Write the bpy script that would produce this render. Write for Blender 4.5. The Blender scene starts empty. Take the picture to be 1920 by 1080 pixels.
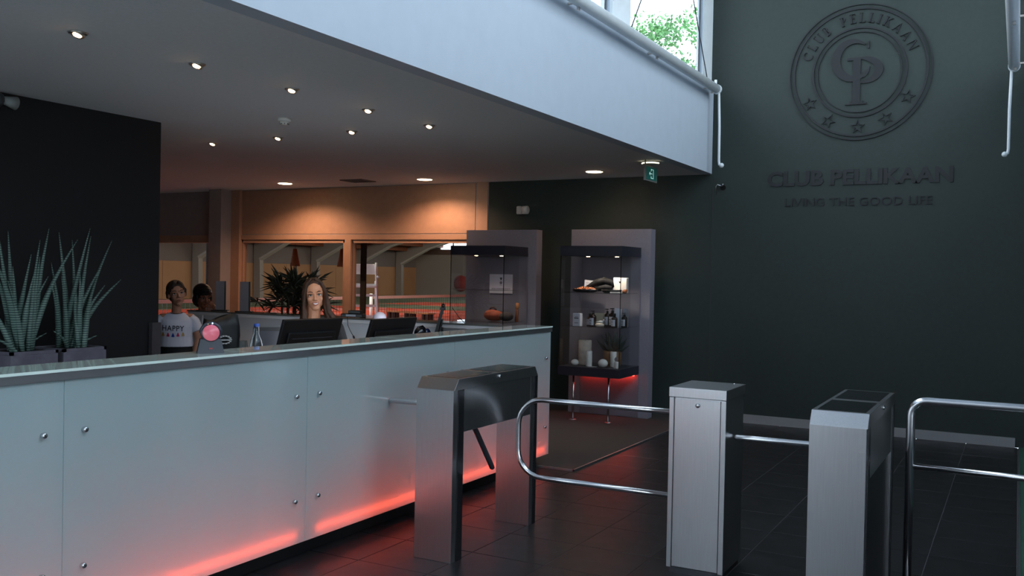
import bpy, bmesh, math, random
from math import pi, sin, cos, radians as R
from mathutils import Vector, Matrix, Euler
from mathutils.bvhtree import BVHTree
random.seed(7)
C = bpy.context.scene.collection
SC = bpy.context.scene

# ------------------------------------------------------------------ camera, sky, light, exposure
cam_d = bpy.data.cameras.new('camera'); cam = bpy.data.objects.new('camera', cam_d); C.objects.link(cam)
yaw, pitch, roll, foc = 0.49611523, 0.01399035, 0.0197127, 1756.65
fw = Vector((-sin(yaw)*cos(pitch), cos(yaw)*cos(pitch), -sin(pitch)))
rt = Vector((cos(yaw), sin(yaw), 0)); up = rt.cross(fw)
r2 = cos(roll)*rt + sin(roll)*up; u2 = -sin(roll)*rt + cos(roll)*up
cam.matrix_world = Matrix(((r2.x, u2.x, -fw.x, 0), (r2.y, u2.y, -fw.y, 0), (r2.z, u2.z, -fw.z, 1.55), (0, 0, 0, 1)))
cam_d.sensor_width = 36; cam_d.lens = 36*foc/1920; cam_d.clip_end = 300; cam_d.clip_start = .05
SC.camera = cam
SC.view_settings.view_transform = 'Standard'; SC.view_settings.look = 'None'
SC.view_settings.gamma = 1; SC.view_settings.exposure = 0.0
SC.view_settings.use_curve_mapping = False
SC.cycles.use_denoising = True
SC.cycles.max_bounces = 10; SC.cycles.diffuse_bounces = 5; SC.cycles.glossy_bounces = 5
SC.cycles.transparent_max_bounces = 16; SC.cycles.caustics_reflective = False; SC.cycles.caustics_refractive = False
SC.cycles.sample_clamp_indirect = 4

W = bpy.data.worlds.new('overcast_sky'); SC.world = W; W.use_nodes = True
wn = W.node_tree.nodes; wl = W.node_tree.links
bg = wn['Background']; bg.inputs[1].default_value = 5.8
tc = wn.new('ShaderNodeTexCoord'); nz = wn.new('ShaderNodeTexNoise'); nz.inputs['Scale'].default_value = 2.2
cr = wn.new('ShaderNodeValToRGB'); cr.color_ramp.elements[0].color = (.62, .78, 1, 1); cr.color_ramp.elements[1].color = (.86, .93, 1, 1)
wl.new(tc.outputs['Generated'], nz.inputs['Vector']); wl.new(nz.outputs['Fac'], cr.inputs[0]); wl.new(cr.outputs[0], bg.inputs[0])

def area(name, loc, rot, sx, sy, power, col=(1, 1, 1), portal=False, spread=None):
    l = bpy.data.lights.new(name, 'AREA'); l.shape = 'RECTANGLE'; l.size = sx; l.size_y = sy; l.energy = power; l.color = col
    if spread: l.spread = spread
    o = bpy.data.objects.new(name, l); C.objects.link(o); o.location = loc; o.rotation_euler = rot
    if portal: l.cycles.is_portal = True
    return o
# daylight portals in the openings of the hall
area('daylight_clerestory_right', (0.3, 3.5, 5.1), (0, R(90), 0), 2.9, 13.0, 1, portal=True)
area('daylight_entrance', (4.25, -.35, 1.35), (0, R(90), 0), 2.6, 5.6, 1, portal=True)
area('daylight_facade', (-4.35, -3.25, 1.45), (R(90), 0, 0), 3.6, 2.85, 1, portal=True)
area('daylight_clerestory_left', (-3.25, 3.5, 5.1), (0, -R(90), 0), 2.9, 13.0, 1, portal=True)
# unseen overhead lights added to brighten the tennis hall
for hx, hy in ((-14, 18), (-16, 32), (-18, 46)):
    area('hall_fill', (hx, hy, 4.6), (0, 0, 0), 3, 3, 340, (1, .88, .74))
for hy in (20, 29, 38, 47):       # unseen lights added to brighten the hall's side wall
    area('hall_wall_fill', (-21, hy, 4.8), (0, R(62), 0), 3, 3, 330, (1, .88, .74))
area('hall_end_fill', (-24, 44, 5.2), (R(-60), 0, 0), 3, 3, 260, (1, .88, .74)).rotation_euler = (R(60), 0, 0)  # unseen light added to brighten the hall's end wall

# ------------------------------------------------------------------ materials
def lin(c):
    return tuple((x/255/12.92 if x/255 <= .04045 else ((x/255+.055)/1.055)**2.4) for x in c)
MATS = {}
def mat(name, rgb, rough=.6, metal=0., var=.0, scale=12., bump=0., spec=.5, emis=None, es=0., coat=0., stretch=None, trans=0., rvar=0., raw=False):
    if name in MATS: return MATS[name]
    m = bpy.data.materials.new(name); m.use_nodes = True; nt = m.node_tree; n = nt.nodes; L = nt.links
    b = n['Principled BSDF']; c = rgb if raw else lin(rgb)
    b.inputs['Base Color'].default_value = (*c, 1); b.inputs['Roughness'].default_value = rough; b.inputs['Metallic'].default_value = metal
    b.inputs['Specular IOR Level'].default_value = spec; b.inputs['Coat Weight'].default_value = coat
    b.inputs['Transmission Weight'].default_value = trans
    if emis: b.inputs['Emission Color'].default_value = (*emis, 1); b.inputs['Emission Strength'].default_value = es
    t = n.new('ShaderNodeTexCoord'); mp = n.new('ShaderNodeMapping'); L.new(t.outputs['Object'], mp.inputs[0])
    if stretch: mp.inputs['Scale'].default_value = stretch
    ns = n.new('ShaderNodeTexNoise'); ns.inputs['Scale'].default_value = scale; ns.inputs['Detail'].default_value = 5
    L.new(mp.outputs[0], ns.inputs['Vector'])
    v = var if var > 0 else .03
    rp = n.new('ShaderNodeValToRGB'); rp.color_ramp.elements[0].position = .3; rp.color_ramp.elements[1].position = .7
    rp.color_ramp.elements[0].color = (*[x*(1-v) for x in c], 1); rp.color_ramp.elements[1].color = (*[min(1, x*(1+v)) for x in c], 1)
    L.new(ns.outputs['Fac'], rp.inputs[0]); L.new(rp.outputs[0], b.inputs['Base Color'])
    if bump > 0:
        bp = n.new('ShaderNodeBump'); bp.inputs['Strength'].default_value = bump; bp.inputs['Distance'].default_value = .01
        L.new(ns.outputs['Fac'], bp.inputs['Height']); L.new(bp.outputs[0], b.inputs['Normal'])
    if rvar > 0:
        mr = n.new('ShaderNodeMapRange'); mr.inputs['To Min'].default_value = max(0, rough-rvar); mr.inputs['To Max'].default_value = rough+rvar
        L.new(ns.outputs['Fac'], mr.inputs['Value']); L.new(mr.outputs[0], b.inputs['Roughness'])
    MATS[name] = m; return m
def glass(name, tint=(1, 1, 1), ior=1.5, rough=0.0, boost=1.0):
    if name in MATS: return MATS[name]
    m = bpy.data.materials.new(name); m.use_nodes = True; nt = m.node_tree; n = nt.nodes; L = nt.links
    n.remove(n['Principled BSDF']); out = n['Material Output']
    tr = n.new('ShaderNodeBsdfTransparent'); tr.inputs[0].default_value = (*tint, 1)
    gl = n.new('ShaderNodeBsdfGlossy'); gl.inputs['Roughness'].default_value = rough
    fr = n.new('ShaderNodeFresnel')
    ge = n.new('ShaderNodeNewGeometry'); io = n.new('ShaderNodeMapRange'); io.inputs['To Min'].default_value = ior; io.inputs['To Max'].default_value = 1/ior
    L.new(ge.outputs['Backfacing'], io.inputs['Value']); L.new(io.outputs[0], fr.inputs[0])
    mu = n.new('ShaderNodeMath'); mu.operation = 'MULTIPLY'; mu.inputs[1].default_value = boost; mu.use_clamp = True
    mx = n.new('ShaderNodeMixShader'); L.new(fr.outputs[0], mu.inputs[0]); L.new(mu.outputs[0], mx.inputs[0])
    L.new(tr.outputs[0], mx.inputs[1]); L.new(gl.outputs[0], mx.inputs[2]); L.new(mx.outputs[0], out.inputs[0])
    MATS[name] = m; return m
def translucent(name, rgb, f=.5, rough=.1):
    m = mat(name, rgb, rough, var=.03, scale=2)
    nt = m.node_tree; n = nt.nodes; L = nt.links
    t = n.new('ShaderNodeBsdfTranslucent'); t.inputs[0].default_value = (*[min(1, x*1.5+.12) for x in lin(rgb)], 1)
    mx = n.new('ShaderNodeMixShader'); mx.inputs[0].default_value = f
    L.new(n['Principled BSDF'].outputs[0], mx.inputs[1]); L.new(t.outputs[0], mx.inputs[2]); L.new(mx.outputs[0], n['Material Output'].inputs[0])
    return m

M_wall = mat('dark_wall_paint', (49, 58, 55), .5, spec=.3, var=.06, scale=30, bump=.05)
M_black = mat('black_partition_paint', (17, 15, 19), .7, var=.1, scale=20)
M_white = mat('white_plaster', (186, 195, 206), .6, var=.02, scale=8, bump=.02)
M_ceil = mat('ceiling_plaster', (222, 222, 224), .8, var=.03, scale=40, bump=.04)
M_frame = mat('white_window_frame', (232, 236, 238), .4)
M_wood = mat('beige_painted_wood', (186, 146, 122), .5, var=.05, scale=14)
M_board = mat('pale_board', (160, 148, 146), .6, var=.04, scale=10)
M_tile = mat('anthracite_tile', (40, 38, 40), .36, var=.28, scale=7, bump=.08, rvar=.1)
M_grout = mat('grey_grout', (116, 114, 118), .6)
M_carpet = mat('brown_doormat', (62, 54, 50), .95, var=.15, scale=300, bump=.4)
M_steel = mat('brushed_steel', (.56, .55, .56), .3, 1., var=.05, scale=6, stretch=(40, 40, 1), raw=True)
M_steelp = mat('polished_steel_tube', (.66, .66, .68), .2, 1., raw=True)
M_dsteel = mat('darkened_steel_panel', (.10, .10, .11), .25, .9, raw=True)
M_trim = mat('aluminium_trim', (.5, .5, .52), .4, 1., raw=True)
M_skirt = mat('grey_skirting', (150, 148, 150), .45)
M_front = translucent('frosted_counter_glass', (176, 196, 198), .42, .09)
M_top = mat('green_white_top_glass', (222, 236, 228), .05, var=.03, scale=3, coat=.6)
M_backing = mat('white_backing', (238, 238, 238), .7)
M_led = mat('red_light_strip', (255, 60, 20), .5, emis=(1, .06, .022), es=150)
M_plinth = mat('black_plinth', (18, 18, 20), .5)
M_desk = mat('white_desk_board', (205, 207, 212), .45, var=.02)
M_glass = glass('window_glass', (.93, .95, .94), 1.45)
M_cglass = glass('show_case_glass', (.95, .96, .97), 1.5)
M_slab = mat('grey_laminate', (134, 128, 138), .5, var=.05, scale=60)
M_box = mat('navy_black_laminate', (34, 33, 44), .45)
M_blk = mat('black_plastic', (16, 16, 18), .4, var=.08, scale=40)
M_blkg = mat('glossy_black_plastic', (14, 15, 18), .15)
M_dgrey = mat('dark_grey_plastic', (52, 54, 60), .4)
M_ivory = mat('ivory_plastic', (225, 220, 214), .5)
M_ring = mat('lamp_ring', (.6, .55, .5), .3, 1., raw=True)
M_lampw = mat('warm_lamp', (255, 220, 180), .5, emis=(1, .72, .42), es=22)
M_lamps = mat('warm_spot', (255, 220, 180), .5, emis=(1, .62, .3), es=30)
M_letter = mat('black_letter', (15, 17, 21), .45)

# ------------------------------------------------------------------ mesh builder
class MB:
    def __init__(s): s.v = []; s.f = []; s.smooth = []
    def add(s, vs, fs, sm=False):
        o = len(s.v); s.v += [tuple(v) for v in vs]; s.f += [tuple(i+o for i in f) for f in fs]; s.smooth += [sm]*len(fs); return s
    def box(s, a, b, bev=0., M=None):
        x0, y0, z0 = [min(a[i], b[i]) for i in range(3)]; x1, y1, z1 = [max(a[i], b[i]) for i in range(3)]
        if bev <= 0:
            vs = [(x, y, z) for z in (z0, z1) for x, y in ((x0, y0), (x1, y0), (x1, y1), (x0, y1))]
            fs = [(3, 2, 1, 0), (4, 5, 6, 7), (0, 1, 5, 4), (1, 2, 6, 5), (2, 3, 7, 6), (3, 0, 4, 7)]
        else:
            bm = bmesh.new(); bmesh.ops.create_cube(bm, size=1)
            for v in bm.verts: v.co = Vector(((x0+x1)/2+v.co.x*(x1-x0), (y0+y1)/2+v.co.y*(y1-y0), (z0+z1)/2+v.co.z*(z1-z0)))
            bmesh.ops.bevel(bm, geom=bm.edges[:], offset=min(bev, .45*min(x1-x0, y1-y0, z1-z0)), segments=2, affect='EDGES', profile=.6)
            bm.verts.index_update(); vs = [v.co[:] for v in bm.verts]; fs = [tuple(v.index for v in f.verts) for f in bm.faces]; bm.free()
        if M: vs = [M @ Vector(v) for v in vs]
        return s.add(vs, fs)
    def tube(s, pts, r, n=10, caps=True, flat=1.):
        pts = [Vector(p) for p in pts]; rs = r if isinstance(r, (list, tuple)) else [r]*len(pts)
        vs = []; prev = None
        for i, p in enumerate(pts):
            d = (pts[min(i+1, len(pts)-1)]-pts[max(i-1, 0)]).normalized()
            if prev is None: a = d.orthogonal().normalized()
            else: a = (prev-d*prev.dot(d)).normalized()
            prev = a; b = d.cross(a)
            for k in range(n):
                t = 2*pi*k/n; vs.append(p+(a*cos(t)+b*sin(t)*flat)*rs[i])
        fs = [(i*n+k, i*n+(k+1) % n, (i+1)*n+(k+1) % n, (i+1)*n+k) for i in range(len(pts)-1) for k in range(n)]
        s.add(vs, fs, True)
        if caps: s.f.append(tuple(range(len(s.v)-len(vs)+n-1, len(s.v)-len(vs)-1, -1))); s.f.append(tuple(range(len(s.v)-n, len(s.v)))); s.smooth += [False, False]
        return s
    def lathe(s, prof, n=20, c=(0, 0, 0), M=None):
        vs = []; fs = []
        for r, z in prof:
            for k in range(n):
                t = 2*pi*k/n; vs.append(Vector((r*cos(t), r*sin(t), z)))
        for i in range(len(prof)-1):
            for k in range(n): fs.append((i*n+k, i*n+(k+1) % n, (i+1)*n+(k+1) % n, (i+1)*n+k))
        if prof[0][0] > 1e-5: fs.append(tuple(range(n-1, -1, -1)))
        if prof[-1][0] > 1e-5: fs.append(tuple(range(len(vs)-n, len(vs))))
        if M: vs = [M @ v for v in vs]
        return s.add([v+Vector(c) for v in vs], fs, True)
    def ell(s, c, r, M=None, n=14):
        rx, ry, rz = r if isinstance(r, (tuple, list)) else (r, r, r)
        h = n//2; vs = [Vector((0, 0, -rz))]; fs = []
        for i in range(1, h):
            p = -pi/2+pi*i/h
            for k in range(n): t = 2*pi*k/n; vs.append(Vector((rx*cos(p)*cos(t), ry*cos(p)*sin(t), rz*sin(p))))
        vs.append(Vector((0, 0, rz))); e = len(vs)-1
        for k in range(n): fs.append((0, 1+(k+1) % n, 1+k)); fs.append((e, 1+(h-2)*n+k, 1+(h-2)*n+(k+1) % n))
        for i in range(h-2):
            for k in range(n): fs.append((1+i*n+k, 1+i*n+(k+1) % n, 1+(i+1)*n+(k+1) % n, 1+(i+1)*n+k))
        if M: vs = [M @ v for v in vs]
        return s.add([v+Vector(c) for v in vs], fs, True)
    def cap(s, a, b, ra, rb=None, n=12):          # capsule that tapers from a to b
        a = Vector(a); b = Vector(b); rb = ra if rb is None else rb; d = (b-a).normalized()
        pts = []; rs = []
        for k in range(4): t = pi/2*k/4; pts.append(a-d*ra*cos(t)); rs.append(max(ra*sin(t), ra*.05))
        pts.append(a); rs.append(ra); pts.append(b); rs.append(rb)
        for k in range(3, -1, -1): t = pi/2*k/4; pts.append(b+d*rb*cos(t)); rs.append(max(rb*sin(t), rb*.05))
        return s.tube(pts, rs, n)
    def prism(s, pts, vec, sm=False):              # closed outline (3D points) pushed along vec
        n = len(pts); vec = Vector(vec); P = [Vector(p) for p in pts]; vs = P+[p+vec for p in P]
        return s.add(vs, [tuple(range(n-1, -1, -1)), tuple(range(n, 2*n))]+[(i, (i+1) % n, n+(i+1) % n, n+i) for i in range(n)], sm)
    def loft(s, rings, n=24):                      # rings (cx, cy, z, rx, ry)
        vs = [(cx+rx*cos(2*pi*k/n), cy+ry*sin(2*pi*k/n), z) for cx, cy, z, rx, ry in rings for k in range(n)]
        m = len(rings); fs = [(i*n+k, i*n+(k+1) % n, (i+1)*n+(k+1) % n, (i+1)*n+k) for i in range(m-1) for k in range(n)]
        fs += [tuple(range(n-1, -1, -1)), tuple(range((m-1)*n, m*n))]
        return s.add(vs, fs, True)
    def xf(s, M): s.v = [tuple(M @ Vector(v)) for v in s.v]; return s
    def mesh(s, name, m):
        me = bpy.data.meshes.new(name); me.from_pydata(s.v, [], s.f); me.polygons.foreach_set('use_smooth', s.smooth)
        for mm in (m if isinstance(m, list) else [m]): me.materials.append(mm)
        me.update(); return me
def part(name, mb, m, parent=None, kind=None, label=None):
    o = bpy.data.objects.new(name, mb.mesh(name, m)); C.objects.link(o)
    if parent: o.parent = parent
    if kind: o['kind'] = kind
    if label: o['label'] = label
    return o
def tag(o, label, cat, group=None, kind=None):
    o['label'] = label; o['category'] = cat
    if group: o['group'] = group
    if kind: o['kind'] = kind
    return o
def thing(name, label, cat, loc=(0, 0, 0), rz=0, group=None):
    o = bpy.data.objects.new(name, None); C.objects.link(o); o.empty_display_size = .1
    o.location = loc; o.rotation_euler = (0, 0, rz); return tag(o, label, cat, group)
def struct(name, mb, m, parent=None):
    o = part(name, mb, m, parent)
    if parent is None: o['kind'] = 'structure'
    return o
def dup(o, parent=None):
    c = o.copy(); C.objects.link(c)
    if parent: c.parent = parent
    for ch in list(o.children): dup(ch, c)
    return c
def bevmod(o, w=.003, seg=2):
    b = o.modifiers.new('bevel', 'BEVEL'); b.width = w; b.segments = seg; b.limit_method = 'ANGLE'; return o
def box1(a, b, bev=0.): return MB().box(a, b, bev)

# ------------------------------------------------------------------ the room
CZ = 2.70; FX = -2.99; WY = 10.12; HZ = 6.9
fl = struct('floor', box1((-13, -3.2, -.12), (6, 10.1, -.003)), M_grout)
tile_me = box1((-.2205, -.2225, -.012), (.2205, .2225, 0), .002).mesh('tile', M_tile)
cut_me = box1((-.2205, -.123, -.012), (.2205, .123, 0), .002).mesh('tile', M_tile)
n = 0
for ix in range(-9, 9):
    for iy in range(-8, 10):
        cx = -.42+.445*ix+.2225; cy = 5.83+.449*iy+.2245-.449*0
        if cx < -3.62 or cx > 1.9: continue
        o = bpy.data.objects.new('tile', tile_me); C.objects.link(o); o.parent = fl
        if iy == 9: o.data = cut_me; o.location = (cx, 9.995, 0); continue
        o.location = (cx, cy, random.uniform(-.0005, .0005))
back = MB()
back.box((-13, -3.2, -.012), (-3.62, 6.7, -.001)).box((-3.6, -3.2, -.012), (6, 4.92, -.001)) if False else back.box((-13, -3.2, -.012), (-3.65, 6.7, .002))
struct('trim_1', back, mat('dark_vinyl_floor', (60, 56, 55), .5, var=.1, scale=5))
# far wall with the emblem, wall behind the show cases
w = MB().box((-5.83, WY, 0), (6, WY+.18, 3.4)).box((-13, WY, CZ), (-5.83, WY+.18, 3.4)).box((-3.12, WY, 3.4), (6, WY+.18, HZ))
wall_far = struct('wall_far', w, M_wall)
part('panel_joint', box1((FX-.004, WY-.004, 0), (FX+.004, WY, 2.55)), mat('joint_line', (52, 54, 54), .5), wall_far)
struct('baseboard_far', box1((FX+.05, WY-.015, .0), (0.0, WY, .092)), M_skirt)
# window wall to the tennis hall
ww = MB()
ww.box((-13, WY, 1.985), (-5.83, WY+.16, CZ))
ww.box((-13, WY, 0), (-5.83, WY+.16, .25))
wh = struct('wall_window_side', ww, M_board)
hd = struct('trim_2', MB().box((-10.0, WY-.02, 1.985), (-6.0, WY+.1, 2.05)).box((-6.0, WY-.012, .2), (-5.84, WY+.1, CZ)).box((-13, WY-.012, 1.985), (-10.3, WY+.1, 2.05)).box((-10.0, WY-.006, 2.065), (-6.02, WY, 2.69)), M_wood)
col = struct('trim_3', MB().box((-10.36, WY-.26, 0), (-10.12, WY, CZ)), M_board)
struct('trim_4', MB().box((-10.12, WY-.06, 0), (-9.96, WY+.1, CZ)), M_wood)
for k, (x0, x1) in enumerate(((-13, -10.3), (-9.96, -8.05), (-7.955, -5.9))):
    wr = part('window_%d' % (k+1), MB().box((x0, WY, .2), (x0+.022, WY+.06, 1.985)).box((x1-.05, WY, .2), (x1, WY+.1, 1.985)).box((x0, WY, .2), (x1, WY+.1, .26)).box((x0, WY, 1.94), (x1, WY+.1, 1.985)), M_wood)
    wr['kind'] = 'structure'
    part('pane', box1((x0+.022, WY+.045, .26), (x1-.05, WY+.053, 1.94)), M_glass, wr)
struct('trim_5', MB().box((-8.055, WY-.03, .2), (-7.95, WY+.1, 1.985)), M_wood)
# black partition on the left and the low grey swing door at its end
part_w = struct('wall_partition', box1((-6.12, -3.2, 0), (-6.0, 5.2, CZ)), M_black)
# ceiling under the upper floor and the white edge above the desk
struct('ceiling', box1((-13, -3.2, CZ), (FX-.12, WY, CZ+.12)), M_ceil)
struct('wall_left_upper', MB().box((FX-.12, -3.2, CZ-.0), (FX, WY-.05, 3.62)).box((FX-.02, -3.2, 3.60), (FX+.012, WY-.05, 3.63)), M_white)
struct('trim_6', box1((FX-.11, WY-.05, CZ), (FX-.02, WY, 3.62)), M_white)
struct('wall_left_far', box1((-13.1, -3.2, 0), (-13, WY+.16, CZ)), mat('grey_wall', (120, 112, 106), .7))
# outside roof over the desk area
struct('roof_left', box1((-13.1, -3.2, 3.3), (FX-.14, WY+.2, 3.42)), mat('roof_felt', (90, 90, 92), .9))
# clerestory windows on both sides
def clerestory(xa, name, x_in):
    fr = MB(); s_ = 1 if x_in > xa else -1
    a, b = xa-.06*s_, xa+.02*s_
    fr.box((a, -3.2, 3.55), (b, WY, 3.68)).box((a, -3.2, HZ-.15), (b, WY, HZ))
    fr.box((a, 9.80, 3.6), (b, WY, HZ))
    ys = [7.24+.0, 4.35, 1.45, -1.45]
    for y in ys: fr.box((a-.02*s_, y, 3.6), (b+.01*s_, y+.40, HZ))
    w = part(name, fr, M_frame); w['kind'] = 'structure'
    edges = [9.80]+ys; lo = [7.64, 4.75, 1.85, -1.05, -3.2]
    for i in range(5):
        y0, y1 = lo[i], edges[i]
        sf = MB()
        for yy in (y0, y1-.035): sf.box((xa-.03*s_, yy, 3.62), (xa+.0*s_, yy+.035, HZ-.1))
        p = part('sash', sf, mat('grey_sash', (150, 165, 180), .4), w)
        part('gasket', MB().box((xa-.02*s_, y0+.05, 3.62), (xa-.005*s_, y0+.062, HZ-.1)).box((xa-.02*s_, y1-.062, 3.62), (xa-.005*s_, y1-.05, HZ-.1)), M_dgrey, w)
        part('pane', box1((xa-.018*s_, y0+.03, 3.65), (xa-.012*s_, y1-.03, HZ-.12)), M_glass, w)
    return w
clerestory(-3.05, 'window_4', 0)
clerestory(.16, 'window_5', 0)
# lobby roof, right side upper volume, entrance side and facade behind
struct('ceiling_upper', box1((-3.3, -3.2, HZ), (.4, WY, HZ+.15)), M_white)
struct('wall_right_upper', MB().box((.06, -3.2, CZ), (.2, WY-.0, 3.62)), M_white)
struct('ceiling_right', box1((.2, -3.2, CZ), (4.2, WY, CZ+.1)), M_ceil)
struct('wall_right', box1((4.05, 2.5, 0), (4.2, WY, CZ)), M_black)
struct('wall_right_upper_back', box1((4.05, -3.2, 2.6), (4.2, 2.5, CZ)), M_frame)
en = part('window_6', MB().box((4.05, -3.2, 2.5), (4.15, 2.5, 2.6)), M_frame); en['kind'] = 'structure'
for y in (-3.2, -.3, 2.4): part('mullion', box1((4.05, y, 0), (4.15, y+.1, 2.5)), M_frame, en)
for y in (-3.1, -.2): part('pane', box1((4.09, y, .02), (4.1, y+2.6 if y > -1 else y+2.8, 2.5)), M_glass, en)
struct('wall_back', MB().box((-13, -3.2, 2.85), (4.2, -3.05, HZ)).box((-2.6, -3.2, 0), (4.2, -3.05, 2.85)).box((-13, -3.2, 0), (-6.1, -3.05, 2.85)), M_ceil)
fa = part('window_7', box1((-6.1, -3.2, 2.75), (-2.6, -3.1, 2.85)), M_frame); fa['kind'] = 'structure'
for x in (-6.05, -4.9, -3.8, -2.65): part('mullion', box1((x-.05, -3.2, 0), (x+.05, -3.1, 2.75)), M_frame, fa)
part('pane', box1((-6.1, -3.16, .02), (-2.6, -3.155, 2.75)), M_glass, fa)

# ------------------------------------------------------------------ outside
struct('ground_outside', MB().box((-150, -120, -.4), (150, -3.2, -.2)).box((6, -3.2, -.4), (150, 150, -.2)), mat('grey_paving', (196, 196, 190), .9, var=.15, scale=.5))
# tennis hall
M_red = mat('red_court', (196, 78, 54), .8, var=.08, scale=3)
M_grn = mat('green_court', (86, 104, 80), .8, var=.08, scale=3)
HX = -37.5; HY = 55.0
hall = thing('tennis_hall', 'big indoor tennis hall with arched frames seen through the windows', 'sports hall', (0, 0, 0))
part('court_floor', box1((HX-.3, WY+.2, -.1), (-5.5, HY, 0)), M_red, hall)
part('green_strip', MB().box((HX, WY+.2, 0), (-28, HY, .004)).box((-28, 33.6, 0), (-5.5, 37.6, .004)).box((-28, 42.0, 0), (-5.5, HY, .004)), M_grn, hall)
part('court_line', MB().box((-27.8, 30.9, .002), (-8, 31.02, .006)).box((-27.8, 26.9, .002), (-8, 26.98, .006)).box((-24.1, 12, .002), (-24.0, 33, .006)), M_white, hall)
M_brown = mat('brown_wall_board', (170, 128, 94), .8, var=.06, scale=1)
M_gband = mat('grey_wall_band', (118, 108, 106), .8)
for k in range(20):
    y = WY+.2+k*2.24
    part('wall_board', box1((HX-.05, y+.01, 0), (HX, min(y+2.23, HY), 1.93)), M_brown, hall)
part('upper_wall_band', box1((HX-.3, WY+.2, 1.95), (HX-.02, HY, 3.1)), M_gband, hall)
part('side_wall', box1((HX-.3, WY+.2, 0), (HX-.06, HY, 1.96)), M_gband, hall)
ew = MB().box((HX-.4, HY, 0), (-5.3, HY+.3, 3.15)).box((HX-.4, HY, 3.1), (-35.6, HY+.3, 6)).box((-35.6, HY, 4.3), (-5.3, HY+.3, 7.4))
part('end_wall', ew, mat('grey_end_wall', (146, 138, 130), .8), hall)
for k in range(22): part('skylight_bar', box1((-35.6+k*1.1, HY, 3.1), (-35.52+k*1.1, HY+.06, 4.3)), M_gband, hall)
part('end_beam', box1((HX, HY-.06, 2.85), (-5.3, HY, 3.22)), mat('brown_beam', (96, 74, 66), .8), hall)
part('red_disc', MB().lathe([(0, 0), (.55, 0), (.55, .06), (0, .06)], 24, c=(-33.7, HY-.1, .9), M=Matrix.Rotation(R(90), 4, 'X')), mat('red_disc', (150, 50, 44), .6), hall)
part('side_wall', box1((-5.55, WY+.18, 0), (-5.35, HY+.3, 3.4)), M_gband, hall)
M_roof = mat('orange_brown_roof_board', (150, 90, 58), .7, var=.2, scale=.8, stretch=(4, .1, 1))
rf = MB()
rf.prism([(HX-.3, WY+.2, 3.0), (-21.5, WY+.2, 6.9), (-21.5, WY+.2, 7.05), (HX-.3, WY+.2, 3.15)], (0, HY-WY, 0))
rf.prism([(-5.3, WY+.2, 3.3), (-21.5, WY+.2, 6.9), (-21.5, WY+.2, 7.05), (-5.3, WY+.2, 3.45)], (0, HY-WY, 0))
rf.box((-21.6, WY+.18, 3.2), (-5.3, WY+.3, 3.6)).prism([(HX, WY+.2, 2.7), (-5.3, WY+.2, 2.7), (-5.3, WY+.2, 3.3), (-21.5, WY+.2, 6.9), (HX, WY+.2, 3.0)], (0, .1, 0))
part('roof_boards', rf, M_roof, hall)
for k in range(12):
    x = HX+.9+1.25*k; z = 3.0+(x-HX+.3)*3.9/16.3-.1
    part('purlin', box1((x-.09, WY+.4, z-.16), (x+.09, HY, z+.08)), mat('purlin_wood', (128, 74, 48), .7), hall)
M_rib = mat('grey_white_arch', (150, 142, 136), .7)
for y in (17.4, 21.7, 26.0, 30.3, 34.7, 39.1, 43.9, 48.2, 52.6):
    pts = [(-37.45, 0), (-36.95, 0), (-37.0, 2.15), (-34.9, 3.15), (-31, 4.25), (-21.5, 6.5), (-21.5, 6.88), (-37.45, 3.0)]
    part('arch', MB().prism([(p[0], y-.14, p[1]) for p in pts], (0, .28, 0)), M_rib, hall)
    part('arch_edge', MB().prism([(-36.99, y-.17, 2.1), (-34.9, y-.17, 3.12), (-31, y-.17, 4.22), (-31, y-.17, 4.3), (-34.9, y-.17, 3.2), (-37.05, y-.17, 2.2)], (0, .34, 0)), mat('pale_arch_edge', (196, 190, 182), .7), hall)
# nets
def net(y0, y1, x, label):
    t = thing('tennis_net', label, 'net', (x, y0, 0)); L_ = y1-y0
    part('band', box1((-.01, 0, .89), (.01, L_, .96)), M_frame, t)
    part('post', MB().tube([(0, 0, 0), (0, 0, 1.02)], .04, 8), M_frame, t); part('post', MB().tube([(0, L_, 0), (0, L_, 1.02)], .04, 8), M_dgrey, t)
    m_ = MB(); k = 0.0
    while k < L_: m_.box((-.003, k, .08), (.003, k+.006, .89)); k += .11
    z = .08
    while z < .89: m_.box((-.003, 0, z), (.003, L_, z+.006)); z += .09
    part('mesh', m_, M_blk, t, kind='stuff')
net(12.0, 17.7, -14.0, 'left tennis net with white band behind the two children')
net(18.6, 23.6, -14.0, 'right tennis net with white band behind the second monitor')
# bench on the court
t = thing('bench', 'low wooden bench standing on the red court', 'bench', (-17.05, 24.7, 0), R(-15))
part('seat', box1((-1.05, -.15, .27), (1.05, .15, .31)), mat('bench_wood', (196, 140, 90), .6), t)
for x in (-.95, -.72, -.1, .12, .75, .95): part('leg', box1((x-.04, -.12, 0), (x+.04, .12, .27)), mat('dark_brown_wood', (60, 34, 26), .6), t)
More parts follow.
